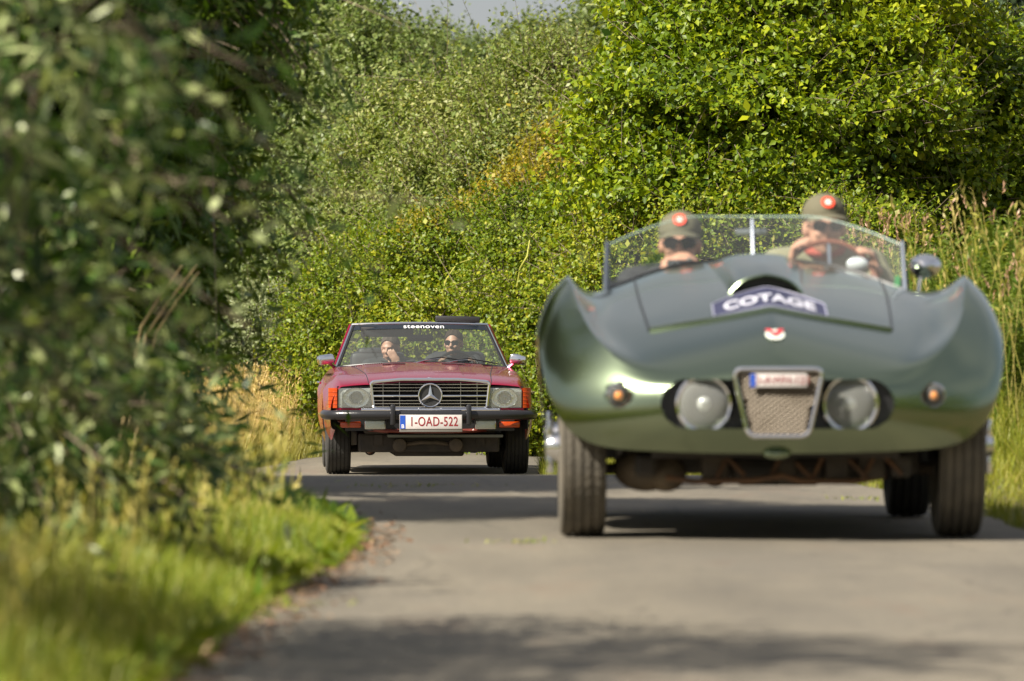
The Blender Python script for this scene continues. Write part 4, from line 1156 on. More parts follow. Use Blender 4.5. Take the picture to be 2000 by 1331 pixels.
# mirrors
mi = empty('interior_mirror', (0, 0, 0)); mi.parent = GR
G().box(-.070, .060, 1.50, 1.52, 1.140, 1.166, .008).build('housing', mat('satin_alloy', (.45, .45, .46), .3, .8), mi)
G().tube([(0, 1.46, 1.17), (0, 1.50, 1.155)], .005, 6).build('stalk', M_chrome, mi)
mi = empty('wing_mirror', (0, 0, 0)); mi.parent = GR
G().lathe([(.001, -.055), (.022, -.048), (.040, -.025), (.046, 0), (.044, .014), (.001, .014)], (.695, 1.34, 1.015), 'y', 24, 1.45, 1.05).build('housing', M_chrome, mi)
G().tube([(.66, 1.30, .89), (.67, 1.32, .95), (.685, 1.335, 1.01)], .007, 8).build('stalk', M_chrome, mi)
mi = empty('scuttle_mirror', (0, 0, 0)); mi.parent = GR
G().ell((.425, 1.415, 1.025), (.045, .018, .028)).build('glass', mat('sky_white_mirror', (.85, .85, .9), .15, .3), mi)  # white sky reflection put into the mirror's own colour
G().tube([(.425, 1.40, .95), (.425, 1.415, 1.01)], .006, 6).build('stalk', M_chrome, mi)
# cockpit, steering wheel, seats, underside
g = G(); g.box(-.60, .60, 1.32, 2.66, .26, .30); g.box(-.625, -.60, 1.32, 2.66, .26, .86); g.box(.60, .625, 1.32, 2.66, .26, .86); g.box(-.60, .60, 1.30, 1.36, .30, .96); g.box(-.60, .60, 2.62, 2.68, .30, .86)
g.build('cockpit_tub', M_leather, GR, False, None)
for sx in (-.3, .3):
    st = empty('seat', (0, 0, 0)); st.parent = GR
    G().box(sx - .23, sx + .23, 1.72, 2.25, .30, .46, .05).build('cushion', M_leather, st)
    G().box(sx - .23, sx + .23, 2.22, 2.36, .36, .90, .05).build('backrest', M_leather, st)
sw = empty('steering_wheel', (0, 0, 0)); sw.parent = GR
Mw = Matrix.Translation((.325, 1.66, .935)) @ Matrix.Rotation(R(-22), 4, 'X')
g = G(); g.ring([Mw @ Vector(p) for p in circle((0, 0, 0), .198, 44)], .0115, 8); g.build('rim', mat('varnished_wood', (.17, .055, .03), .25, coat=.6), sw)
g = G()
for a in (90, 210, 330): g.tube([Mw @ Vector((0, 0, 0)), Mw @ Vector((.195 * math.cos(R(a)), 0, .195 * math.sin(R(a))))], .008, 6)
g.ell(tuple(Mw @ Vector((0, 0, 0))), (.03, .02, .03)); g.build('spokes', M_chrome, sw)
g = G(); g.box(-.56, .56, -.20, 3.1, .235, .34, .02); g.box(-.16, .20, -.30, .9, .195, .30, .04); g.box(.26, .34, -.1, 2.6, .20, .26, .03); g.box(-.52, -.44, -.36, 1.6, .225, .31, .02); g.box(.44, .52, -.36, 1.6, .225, .31, .02); g.box(-.50, .50, -.42, 1.2, .34, .60, .03); g.box(-.46, .46, -.50, -.2, .30, .335)
g.build('underbody', M_under, GR, False, None)
g = G(); g.tube([(-.40, -.30, .225), (-.30, -.36, .212), (-.08, -.38, .216), (.03, -.39, .235), (.10, -.38, .214), (.30, -.36, .212), (.42, -.3, .23)], .0105, 8)
for x in (-.02, .14, .33, -.22): g.tube([(x, -.36, .215), (x + .05, -.34, .31)], .009, 6)
g.build('steering_rod', M_rust, GR)
for sx in (-1, 1):
    g = G(); g.tube([(sx * .30, -.08, .27), (sx * .62, 0.0, .25)], [.028, .022], 8); g.tube([(sx * .30, .14, .27), (sx * .62, 0.02, .25)], [.024, .02], 8); g.tube([(sx * .30, 0, .42), (sx * .62, 0, .40)], .02, 8)
    g.tube([(sx * .36, -.14, .24), (sx * .42, -.16, .34)], .012, 6)
    g.build('wishbone', M_dusty_metal, GR)
g = G(); g.ell((-.475, -.14, .255), (.125, .12, .085)); g.ell((-.40, -.18, .24), (.08, .08, .07)); g.build('steering_box', mat('dusty_casting', (.15, .11, .065), .7, noise=(9, .25, (.05, .04, .03)), bump=(12, .7)), GR)
for x, z, w in ((-.22, .215, .05), (.05, .20, .035), (.24, .21, .045), (.37, .22, .05)):
    G().box(x - w, x + w, -.34, -.26, z, z + .10, .012).build('bracket', M_dusty_metal, GR)
    G().tube([(x + w, -.35, z + .08), (x + w + .06, -.37, z + .02)], .008, 6).build('stay', M_rust, GR)
g = G(); g.ell((0.0, -.60, .318), (.055, .03, .022)); g.build('jacking_boss', M_green, GR)
for sx in (-1, 1):
    wheel(GR, (sx * .715, 0, .333), .333, .172, .215, sx, M_dusty_rubber, mat('wheel_paint', (.10, .10, .09), .4, .6), 3, True, R(0))
    wheel(GR, (sx * .700, 2.44, .333), .333, .172, .215, sx, M_rubber, mat('wheel_paint'), 3, True)

# ------------------------------------------------------------------ red convertible
M_red = mat('metallic_red_paint', (0.34, 0.002, 0.034), 0.25, 0.6, 0.5, coat_rough=0.03)
RED_Y = 49.15
RC = empty('red_convertible', (-0.738, RED_Y, float(PROF(RED_Y)) + 0.006), R(3.0))
tag(RC, 'dark red open convertible with star emblem on a slatted chrome grille', 'car')
def arch_z(y, c, r_, base):
    d = abs(y - c); return max(base, .318 + math.sqrt(r_ * r_ - d * d)) if d < r_ else base
st_y = [-.800, -.775, -.62, -.46, -.36, -.26, -.13, 0, .13, .26, .36, .46, .70, 1.00, 1.06, 1.5, 2.0, 2.10, 2.20, 2.33, 2.46, 2.59, 2.72, 2.82, 3.0, 3.35, 3.50]
ctr = np.interp
rows_ = []
for y in st_y:
    zc = ctr(y, [-.8, -.78, -.6, -.3, .3, 1.06, 1.5, 2.4, 3.5], [.800, .815, .858, .893, .935, .968, .95, .93, .84])
    zf = ctr(y, [-.8, -.78, -.6, -.3, .3, 1.06, 1.5, 2.4, 3.5], [.760, .776, .815, .848, .885, .915, .91, .90, .80])
    tap = ctr(y, [-.8, -.6, -.3, 2.6, 3.5], [.965, .985, 1, 1, .95])
    B_ = ctr(y, [-.8, -.6, -.45, .5, 2, 3, 3.5], [.40, .34, .27, .23, .23, .30, .38])
    za = max(arch_z(y, 0, .368, B_), arch_z(y, 2.46, .368, B_))
    inarch = za > B_ + .02
    zs = zf - .075
    fl = .018 if inarch else 0
    z6 = max(za + .05, .58) if inarch else .58
    z7 = max(za + .02, .40) if inarch else .40
    z6 = min(z6, zs - .015) if not inarch else min(max(za + .045, .56), zs)
    row = [(0, y, zc), (.285, y, zc - .004), (.30, y, zc - .008), (.52, y, zc - .022), (.545, y, zf + .018), (.66, y, zf + .012), (.785 * tap, y, zf), (.855 * tap, y, zs), (.880 * tap + fl, y, z6), ((.872 + .01) * tap + fl, y, z7), ((.835 + (.04 if inarch else 0)) * tap + fl, y, za)]
    if 1.03 < y < 2.55: row[0] = row[1] = row[2] = None; row[3] = row[3]
    rows_.append(row)
cre = []
for i in range(len(rows_) - 1):
    a, b = rows_[i], rows_[i + 1]
    for k, w in ((6, .55), (10, .9), (3, .6), (4, .6)):
        if a[k] and b[k]: cre.append((a[k], b[k], w))
    if a[1] and b[1]: cre.append((a[1], b[1], .5)); cre.append((a[2], b[2], .5))
for k in range(10):
    if rows_[0][k] and rows_[0][k + 1]: cre.append((rows_[0][k], rows_[0][k + 1], .8))
rbody = cage_body('body', [rows_], cre, RC, M_red, 3)
rbody.data.set_sharp_from_angle(angle=R(40))
bmg = bmesh.new(); bmg.from_mesh(rbody.data); RBV = BVHTree.FromBMesh(bmg); bmg.free()
def rtop(x, y, dz=0.0):
    h = RBV.ray_cast(Vector((x, y, 3)), Vector((0, 0, -1)))
    return (h[0].z if h[0] is not None else 0.93) + dz
# front panel behind the lamps
g = G(); g.box(-.79, .79, -.765, -.70, .50, .765); g.build('front_panel', M_black, RC, False, None)
for sx in (-1, 1): G().box(*sorted((sx * .49, sx * .80)), -.790, -.74, .555, .578, .004).build('lamp_sill', M_red, RC)
# hood shut lines
for sx in (-1, 1):
    g = G(); pts = [(sx * ctr(t, [0, .25, 1], [.523, .535, .62]), -.785 + t * 1.80, 0) for t in np.linspace(0, 1, 26)]
    g.tube([(p[0], p[1], rtop(p[0], p[1], .001)) for p in pts], .0035, 6); g.build('hood_shut_line', M_black, RC)
# grille
gr = empty('grille', (0, 0, 0)); gr.parent = RC
fp = round_poly([(-.505, .800), (-.25, .822), (.25, .822), (.505, .800), (.480, .572), (-.480, .572)], .03, 4)
G().ring([(p[0], -.812, p[1]) for p in fp], .0145).build('frame', M_chrome, gr)
G().prism(fp, -.785, -.775).build('backing', mat('matt_black', (.004, .004, .004), .95, spec=.1), gr, False, None)
for k, z in enumerate((.780, .752, .725, .682, .643, .617, .592)):
    hw_ = .475 + (z - .58) * .1
    g = G()
    if z == .682: g.box(-hw_, hw_, -.822, -.795, z - .0085, z + .0085, .004)
    else: g.box(-hw_, hw_, -.812, -.786, z - .0032, z + .0032)
    g.build('slat', M_chrome, gr, True, 40)
for x in (-.40, -.26, .26, .40): G().box(x - .002, x + .002, -.800, -.786, .58, .80).build('upright', M_chrome_dull, gr, False, None)
sr = empty('star_emblem', (0, 0, 0)); sr.parent = RC
G().ring(circle((0, -.835, .687), .098, 48), .0075, 8).build('ring', M_chrome, sr)
G().lathe([(.094, .008), (.001, .008)], (0, -.835, .687), 'y', 40).build('dark_disc', mat('dark_mesh', (.02, .02, .02), .5), sr)
g = G()
for k in range(3):
    a = R(90 + 120 * k); c = Vector((0, -.842, .687))
    tip = c + Vector((.096 * math.cos(a), 0, .096 * math.sin(a))); up_ = c + Vector((0, -.012, 0))
    l = c + Vector((.019 * math.cos(a + R(60)), .004, .019 * math.sin(a + R(60)))); r__ = c + Vector((.019 * math.cos(a - R(60)), .004, .019 * math.sin(a - R(60))))
    g.add([up_, l, tip, r__], [(0, 1, 2), (0, 2, 3)])
g.build('star', M_chrome, sr, False, None)
# hood emblem
g = G(); yb = -.70
g.lathe([(.026, .0), (.024, .005), (.001, .008)], (0, yb, rtop(0, yb, .0)), 'z', 24); g.build('hood_badge', M_chrome, RC)
# headlights
for sx in (-1, 1):
    hd = empty('headlight', (0, 0, 0)); hd.parent = RC
    x0, x1 = sorted((sx * .490, sx * .782)); cx = sx * .630; cz = .665
    G().box(x0, x1, -.785, -.765, .578, .752, .01).build('housing', mat('lamp_surround', (.45, .47, .46), .3, .5), hd)
    # recessed reflector ring and inner projector ring
    G().lathe([(.098, -.004), (.085, .002), (.062, .0), (.055, -.003)], (cx, -.792, cz), 'y', 36, 1.12, .86).build('reflector', M_reflector, hd)
    G().lathe([(.052, -.008), (.045, -.002), (.02, .0), (.001, -.004)], (cx + .006, -.792, cz + .006), 'y', 30).build('inner_reflector', mat('inner_reflector', (.28, .28, .27), .2, .9, bump=(40, .6)), hd)
    G().ring(circle((cx, -.796, cz), .101, 44, 'y', 1.12, .84), .0035, 6).build('bezel', M_chrome_dull, hd)
    G().prism(round_poly([(x0 + .005, .583), (x1 - .005, .583), (x1 - .005, .747), (x0 + .005, .747)], .012), -.806, -.803).build('lens', glass_mat('fluted_lens', (.92, .94, .92), .10, .06, flute=45, milk=.07), hd)
    cs = empty('corner_signal', (0, 0, 0)); cs.parent = RC
    xa, xb = sx * .790, sx * .862
    g = G(); n = 6
    pl_ = [(xa, -.803), (sx * .81, -.800), (sx * .842, -.780), (sx * .858, -.755), (sx * .864, -.715), (sx * .83, -.70), (xa, -.74)]
    vs_ = [(p[0], p[1], .580) for p in pl_] + [(p[0], p[1], .750) for p in pl_]
    m_ = len(pl_); fs_ = [tuple(range(m_)), tuple(range(2 * m_ - 1, m_ - 1, -1))] + [(i, (i + 1) % m_, (i + 1) % m_ + m_, i + m_) for i in range(m_)]
    g.add(vs_, fs_); g.build('amber_lens', M_amber, cs, True, 30)
    for z in (.612, .646, .680, .714):
        g = G(); g.tube([(p[0] * 1.001, p[1] - .001, z) for p in pl_[:5]], .003, 5); g.build('rib', M_amber, cs)
    # indicator and fog lamp under the bumper
    G().box(*sorted((sx * .585, sx * .765)), -.800, -.75, .412, .464, .012).build('indicator', M_amber, RC)
    fl_ = empty('fog_lamp', (0, 0, 0)); fl_.parent = RC
    G().box(*sorted((sx * .378, sx * .560)), -.865, -.79, .398, .484, .012).build('housing', M_chrome_dull, fl_)
    G().box(*sorted((sx * .388, sx * .550)), -.871, -.860, .408, .474, .006).build('lens', mat('fog_glass', (.46, .50, .44), .22, .3, bump=(60, .5)), fl_)
    G().box(*sorted((sx * .365, sx * .575)), -.875, -.78, .486, .496, .003).build('hood', M_black, fl_)
# bumper
bu = empty('bumper', (0, 0, 0)); bu.parent = RC
path = [(p_[0] * .98, p_[1], p_[2]) for p_ in [(-.905, -.30, .520), (-.905, -.55, .520), (-.893, -.70, .520), (-.855, -.80, .521), (-.78, -.860, .522), (-.60, -.900, .523), (-.30, -.922, .524), (0, -.928, .524), (.30, -.922, .524), (.60, -.900, .523), (.78, -.860, .522), (.855, -.80, .521), (.893, -.70, .520), (.905, -.55, .520), (.905, -.30, .520)]]
G().tube(path, .041, 12, True, (1.0, 1.0)).build('rubber_bar', M_bumper_rubber, bu)
G().tube([(p[0] * 1.0, p[1] - .01, .566) for p in path[5:10]], .014, 8, True).build('chrome_strip', M_chrome, bu)
for sx in (-1, 1):
    G().box(sx * .322 - .022, sx * .322 + .022, -1.00, -.90, .435, .612, .016).build('overrider', M_bumper_rubber, bu)
# number plate
npl = empty('number_plate', (0, 0, 0)); npl.parent = RC
G().box(-.268, .268, -.992, -.982, .378, .528, .006).build('holder', mat('plate_holder', (.28, .27, .25), .4, .5), npl)
G().box(-.262, .262, -.998, -.990, .404, .522, .004).build('plate', M_plate_white, npl)
G().box(-.262, -.216, -.9995, -.9978, .406, .520).build('blue_band', M_plate_blue, npl, False, None)
Mt = Matrix.Rotation(R(90), 4, 'X')
link('lettering', text_mesh('1-OAD-522', .112, .0008, .72, Matrix.Translation((.024, -.9990, .464)) @ Mt, .0009, 1.06), M_plate_red, npl, False)
link('country_letter', text_mesh('B', .045, .0005, 1.0, Matrix.Translation((-.239, -1.0002, .426)) @ Mt, .0006), M_white, npl, False)
# lower valance and underside
g = G(); g.grid([[(x, -.80 + .22 * (abs(x) / .78) ** 3 + d, z) for x in np.linspace(-.78, .78, 31)] for d, z in ((.03, .400), (-.006, .394), (-.012, .382), (.0, .366), (.04, .360))])
for v in range(len(g.v)):
    x, y, z = g.v[v]; g.v[v] = (x, y, z + .10 * (abs(x) / .78) ** 4)
g.build('valance', mat('dusty_red_paint', (.13, .012, .012), .5, .1, .3, noise=(14, .25, (.20, .05, .03))), RC)
g = G(); g.box(-.72, .72, -.755, -.70, .385, .51); g.build('lower_panel', M_black, RC, False, None)
g = G(); g.box(-.36, .62, -.80, -.60, .33, .352); g.build('undertray', mat('dusty_alloy', (.13, .13, .10), .6, .4), RC, False, None)
g = G(); g.box(-.60, .60, -.62, 3.0, .20, .36, .02); g.box(-.56, .56, -.70, .9, .36, .70, .02); g.box(-.30, .30, -.55, 2.4, .165, .22, .02); g.build('underbody', M_under, RC, False, None)
for x in (-.255, .225):
    G().lathe([(.001, -.05), (.03, -.052), (.055, -.045), (.062, -.02), (.058, .05), (.03, .09), (.001, .09)], (x, -.66, .262), 'y', 24).build('horn', M_dusty_metal, RC)
G().tube([(-.19, -.64, .27), (-.08, -.66, .285), (.06, -.66, .285), (.16, -.64, .27)], .018, 8).build('pipe', M_dusty_metal, RC)
for sx in (-1, 1):
    g = G(); g.tube([(sx * .30, -.10, .24), (sx * .66, 0, .22)], [.035, .028], 8); g.tube([(sx * .30, .16, .25), (sx * .66, .02, .22)], [.03, .025], 8); g.box(*sorted((sx * .40, sx * .47)), -.64, -.60, .26, .35); g.build('wishbone', M_under, RC)
    wheel(RC, (sx * .765, 0, .318), .318, .205, .195, sx, M_rubber, mat('alloy', (.45, .45, .45), .3, .9), 4, False)
    wheel(RC, (sx * .745, 2.46, .318), .318, .205, .195, sx, M_rubber, mat('alloy'), 4, False)
# door handles and chrome side strip
for sx in (-1, 1):
    G().tube([(sx * .885, 1.72, .775), (sx * .905, 1.76, .78), (sx * .905, 1.88, .78), (sx * .885, 1.92, .775)], .011, 8).build('door_handle', M_chrome, RC)
    G().tube([(sx * .895, .55, .50), (sx * .895, 1.9, .50)], .010, 6).build('side_strip', M_chrome, RC)
# windscreen
ws = empty('windscreen', (0, 0, 0)); ws.parent = RC
def rb(x): return Vector((x, 1.02 + .18 * (abs(x) / .75) ** 2 - .04, .962 - .045 * (abs(x) / .75) ** 2))
def rt(x): return Vector((x * .79, 1.50 + .10 * (abs(x) / .75) ** 2, 1.302 - .012 * (abs(x) / .75) ** 2))
g = G(); g.grid([[tuple(rb(x) * (1 - t) + rt(x) * t) for x in np.linspace(-.75, .75, 25)] for t in np.linspace(0, 1, 7)]); g.build('pane', G_screen, ws)
ol = [rb(x) for x in np.linspace(-.755, .755, 19)] + [rt(x) + Vector((0, 0, .004)) for x in np.linspace(.762, -.762, 19)]
G().tube([rt(x) + Vector((0, 0, .004)) for x in np.linspace(-.765, .765, 19)], .0135, 8).build('top_rail', M_chrome, ws)
for sx in (-1, 1):
    G().tube([rb(.757 * sx), rt(.765 * sx)], .011, 8).build('side_trim', M_chrome, ws)
    G().tube([rb(.775 * sx) + Vector((0, .05, -.01)), rt(.785 * sx) + Vector((0, .05, .0))], .013, 8).build('pillar', M_red, ws)
    G().tube([rb(.735 * sx), rt(.742 * sx)], .012, 6).build('inner_seal', M_black, ws)
G().tube([rb(x) + Vector((0, 0, .0)) for x in np.linspace(-.755, .755, 19)], .010, 6).build('base_trim', M_black, ws)
# tinted band with the lettering along the top
def at_glass(x, t, off=-.006): 
    p = rb(x) * (1 - t) + rt(x) * t; return (p.x, p.y + off, p.z)
g = G(); g.grid([[at_glass(x, t) for x in np.linspace(-.735, .735, 21)] for t in (.875, .93, .99)]); g.build('sun_band', mat('dark_band', (.012, .016, .022), .25), ws)
me = text_mesh('steenoven', .070, .0, 1.22, None, .0, 1.04)
for v in me.vertices:
    x = v.co.x; t = .925 + (v.co.y + .004) / .50; s = 1 / (1 - .21 * t); q = at_glass((x + .030) * s, t, -.010); v.co = Vector(q)
link('lettering', me, M_white, ws, False)
# wipers
for (bx_, by_, tx) in ((-.10, 0, .42), (.17, 0, .66)):
    wp = empty('wiper', (0, 0, 0)); wp.parent = RC
    b0 = rb(bx_) + Vector((0, -.05, -.012)); m0 = rb((bx_ + tx) / 2) * .90 + rt((bx_ + tx) / 2) * .10 + Vector((0, -.025, 0)); e0 = rb(tx) * .93 + rt(tx) * .07 + Vector((0, -.02, 0))
    G().tube([b0, (b0 + m0) / 2 + Vector((0, -.005, .008)), m0], [.010, .006, .005], 6).build('arm', M_red if False else M_chrome_dull, wp)
    G().tube([rb(bx_ + .14) * .93 + rt(bx_ + .14) * .07 + Vector((0, -.02, 0)), m0 + Vector((0, .002, .012)), e0 + Vector((.02, 0, -.004))], .006, 6).build('blade', M_black, wp)
# cowl vents
g = G()
for x in np.linspace(-.62, -.20, 22): g.box(x - .006, x + .006, .93, 1.0, rtop(x, .95, .001), rtop(x, .95, .004))
g.build('cowl_grille', M_black, RC, False, None)
for sx in (-1, 1):
    x0, x1 = sorted((sx * .16, sx * .36)); g = G(); g.grid([[(x, y, rtop(x, y, .006)) for x in np.linspace(x0, x1, 5)] for y in np.linspace(.62, .86, 5)]); g.build('hood_vent', mat('vent_red', (.06, .006, .01), .4), RC)
# mirrors
for sx in (-1, 1):
    mi = empty('wing_mirror', (0, 0, 0)); mi.parent = RC
    G().box(*sorted((sx * .775, sx * .928)), 1.03, 1.12, .942, 1.030, .030, Matrix.Translation((sx * .85, 1.08, .985)) @ Matrix.Rotation(R(sx * 8), 4, 'Y') @ Matrix.Rotation(R(sx * -10), 4, 'Z') @ Matrix.Translation((-sx * .85, -1.08, -.985))).build('housing', M_chrome, mi)
    G().tube([(sx * .77, 1.14, .92), (sx * .80, 1.11, .945), (sx * .83, 1.09, .965)], [.022, .018, .02], 8).build('stalk', M_chrome, mi)
mi = empty('interior_mirror', (0, 0, 0)); mi.parent = RC
G().box(-.115, .115, 1.50, 1.53, 1.145, 1.205, .018).build('housing', M_black, mi)
G().tube([(0, 1.52, 1.20), (0, 1.53, 1.27)], .008, 6).build('stalk', M_black, mi)
# sun visors: passenger's folded down behind the glass, driver's swung up over the rail
G().box(-.53, -.06, 1.50, 1.515, 1.185, 1.275, .012, Matrix.Translation((0, 0, 0))).build('sun_visor', M_leather, RC)
G().box(.135, .535, 1.555, 1.575, 1.315, 1.372, .012, Matrix.Translation((.33, 1.56, 1.34)) @ Matrix.Rotation(R(1.5), 4, 'Y') @ Matrix.Translation((-.33, -1.56, -1.34))).build('sun_visor', M_leather, RC)
# cabin
g = G(); g.box(-.76, .76, 1.04, 1.25, .50, .93, .03); g.box(-.50, .50, 1.2, 2.55, .30, .34); g.box(-.80, -.74, 1.1, 2.5, .32, .88, .01); g.box(.74, .80, 1.1, 2.5, .32, .88, .01); g.box(-.74, .74, 2.45, 2.53, .34, .86); g.build('cabin', M_leather, RC, False, None)
for sx in (-.36, .36):
    st = empty('seat', (0, 0, 0)); st.parent = RC
    G().box(sx - .25, sx + .25, 1.55, 2.1, .34, .50, .06).build('cushion', M_leather, st)
    G().box(sx - .25, sx + .25, 2.08, 2.24, .42, 1.055, .06).build('backrest', M_leather, st)
    if sx < 0: G().box(sx - .18, sx + .12, 2.10, 2.22, 1.00, 1.09, .04).build('headrest', M_leather, st)
sw = empty('steering_wheel', (0, 0, 0)); sw.parent = RC
Mw = Matrix.Translation((.33, 1.48, .875)) @ Matrix.Rotation(R(-28), 4, 'X')
g = G(); g.ring([Mw @ Vector(p) for p in circle((0, 0, 0), .20, 44)], .015, 8); g.build('rim', M_black, sw)
g = G(); g.ell(tuple(Mw @ Vector((0, 0, 0))), (.09, .03, .06))
for a in (0, 180): g.tube([Mw @ Vector((0, 0, 0)), Mw @ Vector((.19 * math.cos(R(a)), 0, 0))], .014, 6)
g.build('spokes', M_black, sw)

# ================================================================== PEOPLE
def head_parts(g, c, Mh, s=1.0):
    """head facing -y, modelled round its centre"""
    def E(p, r_): 
        q = Vector(c) + Mh @ (Vector(p) * s); g.ell(tuple(q), [k * s for k in r_], 18, 12, Mh)
    def Tb(a, b, r0, r1): g.tube([Vector(c) + Mh @ (Vector(a) * s), Vector(c) + Mh @ (Vector(b) * s)], [r0 * s, r1 * s], 10)
    E((0, .012, .030), (.076, .096, .090)); E((0, -.018, -.045), (.062, .074, .072)); E((0, -.052, -.086), (.032, .030, .026))
    E((0, -.080, .022), (.052, .016, .014)); E((.032, -.074, -.025), (.024, .02, .022)); E((-.032, -.074, -.025), (.024, .02, .022))
    Tb((0, -.088, .012), (0, -.108, -.028), .010, .015); E((0, -.100, -.030), (.017, .012, .010))
    E((0, -.088, -.060), (.024, .012, .007)); E((0, -.086, -.071), (.020, .011, .007))
    for sx in (-1, 1): E((sx * .078, .012, -.008), (.012, .022, .033))

def hand_parts(g, wrist, dirv, palm_n, curl=0.6, s=1.0):
    """palm and five fingers; dirv the way the fingers go, palm_n the palm's facing"""
    d = Vector(dirv).normalized(); n_ = Vector(palm_n); n_ = (n_ - d * n_.dot(d)).normalized(); a = d.cross(n_)
    W = Vector(wrist)
    Mo = Matrix((a, d, n_)).transposed()
    g.ell(tuple(W + d * .045 * s), (.042 * s, .052 * s, .016 * s), 14, 10, Mo)
    for k, (off, ln) in enumerate(((-.031, .062), (-.011, .074), (.010, .078), (.031, .070))):
        p0 = W + d * .080 * s + a * off * s; dd = d.copy(); pts = [W + d * .05 * s + a * off * .8 * s, p0]
        for j in range(3):
            dd = (dd * math.cos(curl) + n_ * math.sin(curl)).normalized(); pts.append(pts[-1] + dd * ln * s * (.42, .33, .25)[j])
        g.tube(pts, [.009 * s, .0095 * s, .009 * s, .008 * s, .0065 * s], 8)
    p0 = W + d * .02 * s + a * .034 * s
    g.tube([W + d * .015 * s + a * .015 * s, p0 + a * .012 * s, p0 + a * .028 * s + d * .028 * s + n_ * .012 * s, p0 + a * .030 * s + d * .056 * s + n_ * .026 * s], [.012 * s, .012 * s, .0105 * s, .008 * s], 8)

def limb(g, pts, rs): g.tube(pts, rs, 12); [g.ell(tuple(p), (r_, r_, r_), 12, 8) for p, r_ in zip(pts, rs)]

def person(label, origin, rz, head_c, yaw, tilt, sh_z, hip, elbows, wrists, hands, skin, jacket_m, collar_m=None, group=None, roll=0.0, pitch=0.0):
    """seated figure, local frame facing -y; joints in metres from the origin"""
    e = empty('person', origin, rz)
    Mh = Matrix.Rotation(R(yaw), 3, 'Z') @ Matrix.Rotation(R(roll), 3, 'Y') @ Matrix.Rotation(R(pitch), 3, 'X')
    hc = Vector(head_c); neck = Vector((hc.x, hc.y + .03, sh_z + .03)); hipv = Vector(hip)
    chest = Vector((hc.x, hc.y + .07, sh_z - .17))
    sh = [Vector((hc.x + sx * .185, hc.y + .06, sh_z - .03)) for sx in (-1, 1)]
    g = G(); head_parts(g, hc, Mh)
    limb(g, [hc + Vector((0, .02, -.05)), neck + Vector((0, .01, 0))], [.058, .062])
    g.ell(tuple(chest), (.155, .105, .19)); g.ell(tuple((chest + hipv) / 2), (.145, .105, .18)); g.ell(tuple(hipv), (.165, .12, .12))
    limb(g, [sh[0], neck + Vector((0, .03, -.02)), sh[1]], [.06, .065, .06])
    for k in range(2):
        limb(g, [sh[k], Vector(elbows[k]), Vector(wrists[k])], [.055, .045, .028])
        hand_parts(g, wrists[k], hands[k][0], hands[k][1], hands[k][2])
        kn = hipv + Vector(((-1, 1)[k] * .13, -.44, .10)); limb(g, [hipv + Vector(((-1, 1)[k] * .09, 0, 0)), kn, kn + Vector((0, -.22, -.36))], [.085, .06, .04])
        limb(g, [kn + Vector((0, -.22, -.36)), kn + Vector((0, -.38, -.36))], [.04, .03])
    body = g.build('body', skin, e)
    bake(body, [('REMESH', dict(mode='VOXEL', voxel_size=.0075)), ('SMOOTH', dict(factor=.5, iterations=4)), ('DECIMATE', dict(ratio=.35))])
    body.data.polygons.foreach_set('use_smooth', [True] * len(body.data.polygons))
    g = G(); g.ell(tuple(chest), (.178, .130, .205)); g.ell(tuple((chest + hipv) / 2), (.168, .130, .19)); g.ell(tuple(hipv), (.19, .14, .13))
    limb(g, [sh[0], neck + Vector((0, .045, -.035)), sh[1]], [.080, .078, .080])
    for k in range(2):
        w = Vector(wrists[k]); el = Vector(elbows[k]); limb(g, [sh[k], el, el + (w - el) * .88], [.078, .062, .046])
    jk = g.build('jacket', jacket_m, e)
    bake(jk, [('REMESH', dict(mode='VOXEL', voxel_size=.010)), ('SMOOTH', dict(factor=.5, iterations=3)), ('DECIMATE', dict(ratio=.4))])
    jk.data.polygons.foreach_set('use_smooth', [True] * len(jk.data.polygons))
    g = G(); g.ring([Vector((neck.x + .070 * math.cos(a), neck.y - .002 + .068 * math.sin(a), neck.z + .012 + .018 * math.sin(a))) for a in np.linspace(0, 2 * math.pi, 24, endpoint=False)], .017, 8)
    g.build('collar', collar_m or jacket_m, e)
    g = G()
    for k in range(2):
        kn = hipv + Vector(((-1, 1)[k] * .13, -.44, .10)); limb(g, [hipv + Vector(((-1, 1)[k] * .09, 0, 0)), kn, kn + Vector((0, -.22, -.35))], [.105, .078, .058])
    tr_ = g.build('trousers', mat('dark_trousers', (.03, .03, .04), .8), e); bake(tr_, [('REMESH', dict(mode='VOXEL', voxel_size=.018))])
    tag(e, label, 'person', group)
    return e, hc, Mh

def hair(e, hc, Mh, m, grow=1.0):
    """short hair: shell over the skull, open at face and ears"""
    g = G(); rows_ = []
    for i in range(15):
        row = []
        for k in range(33):
            a = 2 * math.pi * k / 32; fr = max(0, -math.sin(a)); sd = abs(math.cos(a))
            lim = 2.15 - 1.16 * fr ** 1.3 - .50 * sd ** 5
            th = lim * i / 14
            wob_ = 1 + .02 * math.sin(9 * a + 4 * th) + .015 * math.sin(23 * a)
            p = Vector((.084 * math.sin(th) * math.cos(a) * wob_, .012 + .105 * math.sin(th) * math.sin(a) * wob_, .030 + .101 * math.cos(th) * wob_))
            row.append(tuple(hc + Mh @ p))
        rows_.append(row)
    g.grid(rows_); return g.build('hair', m, e)

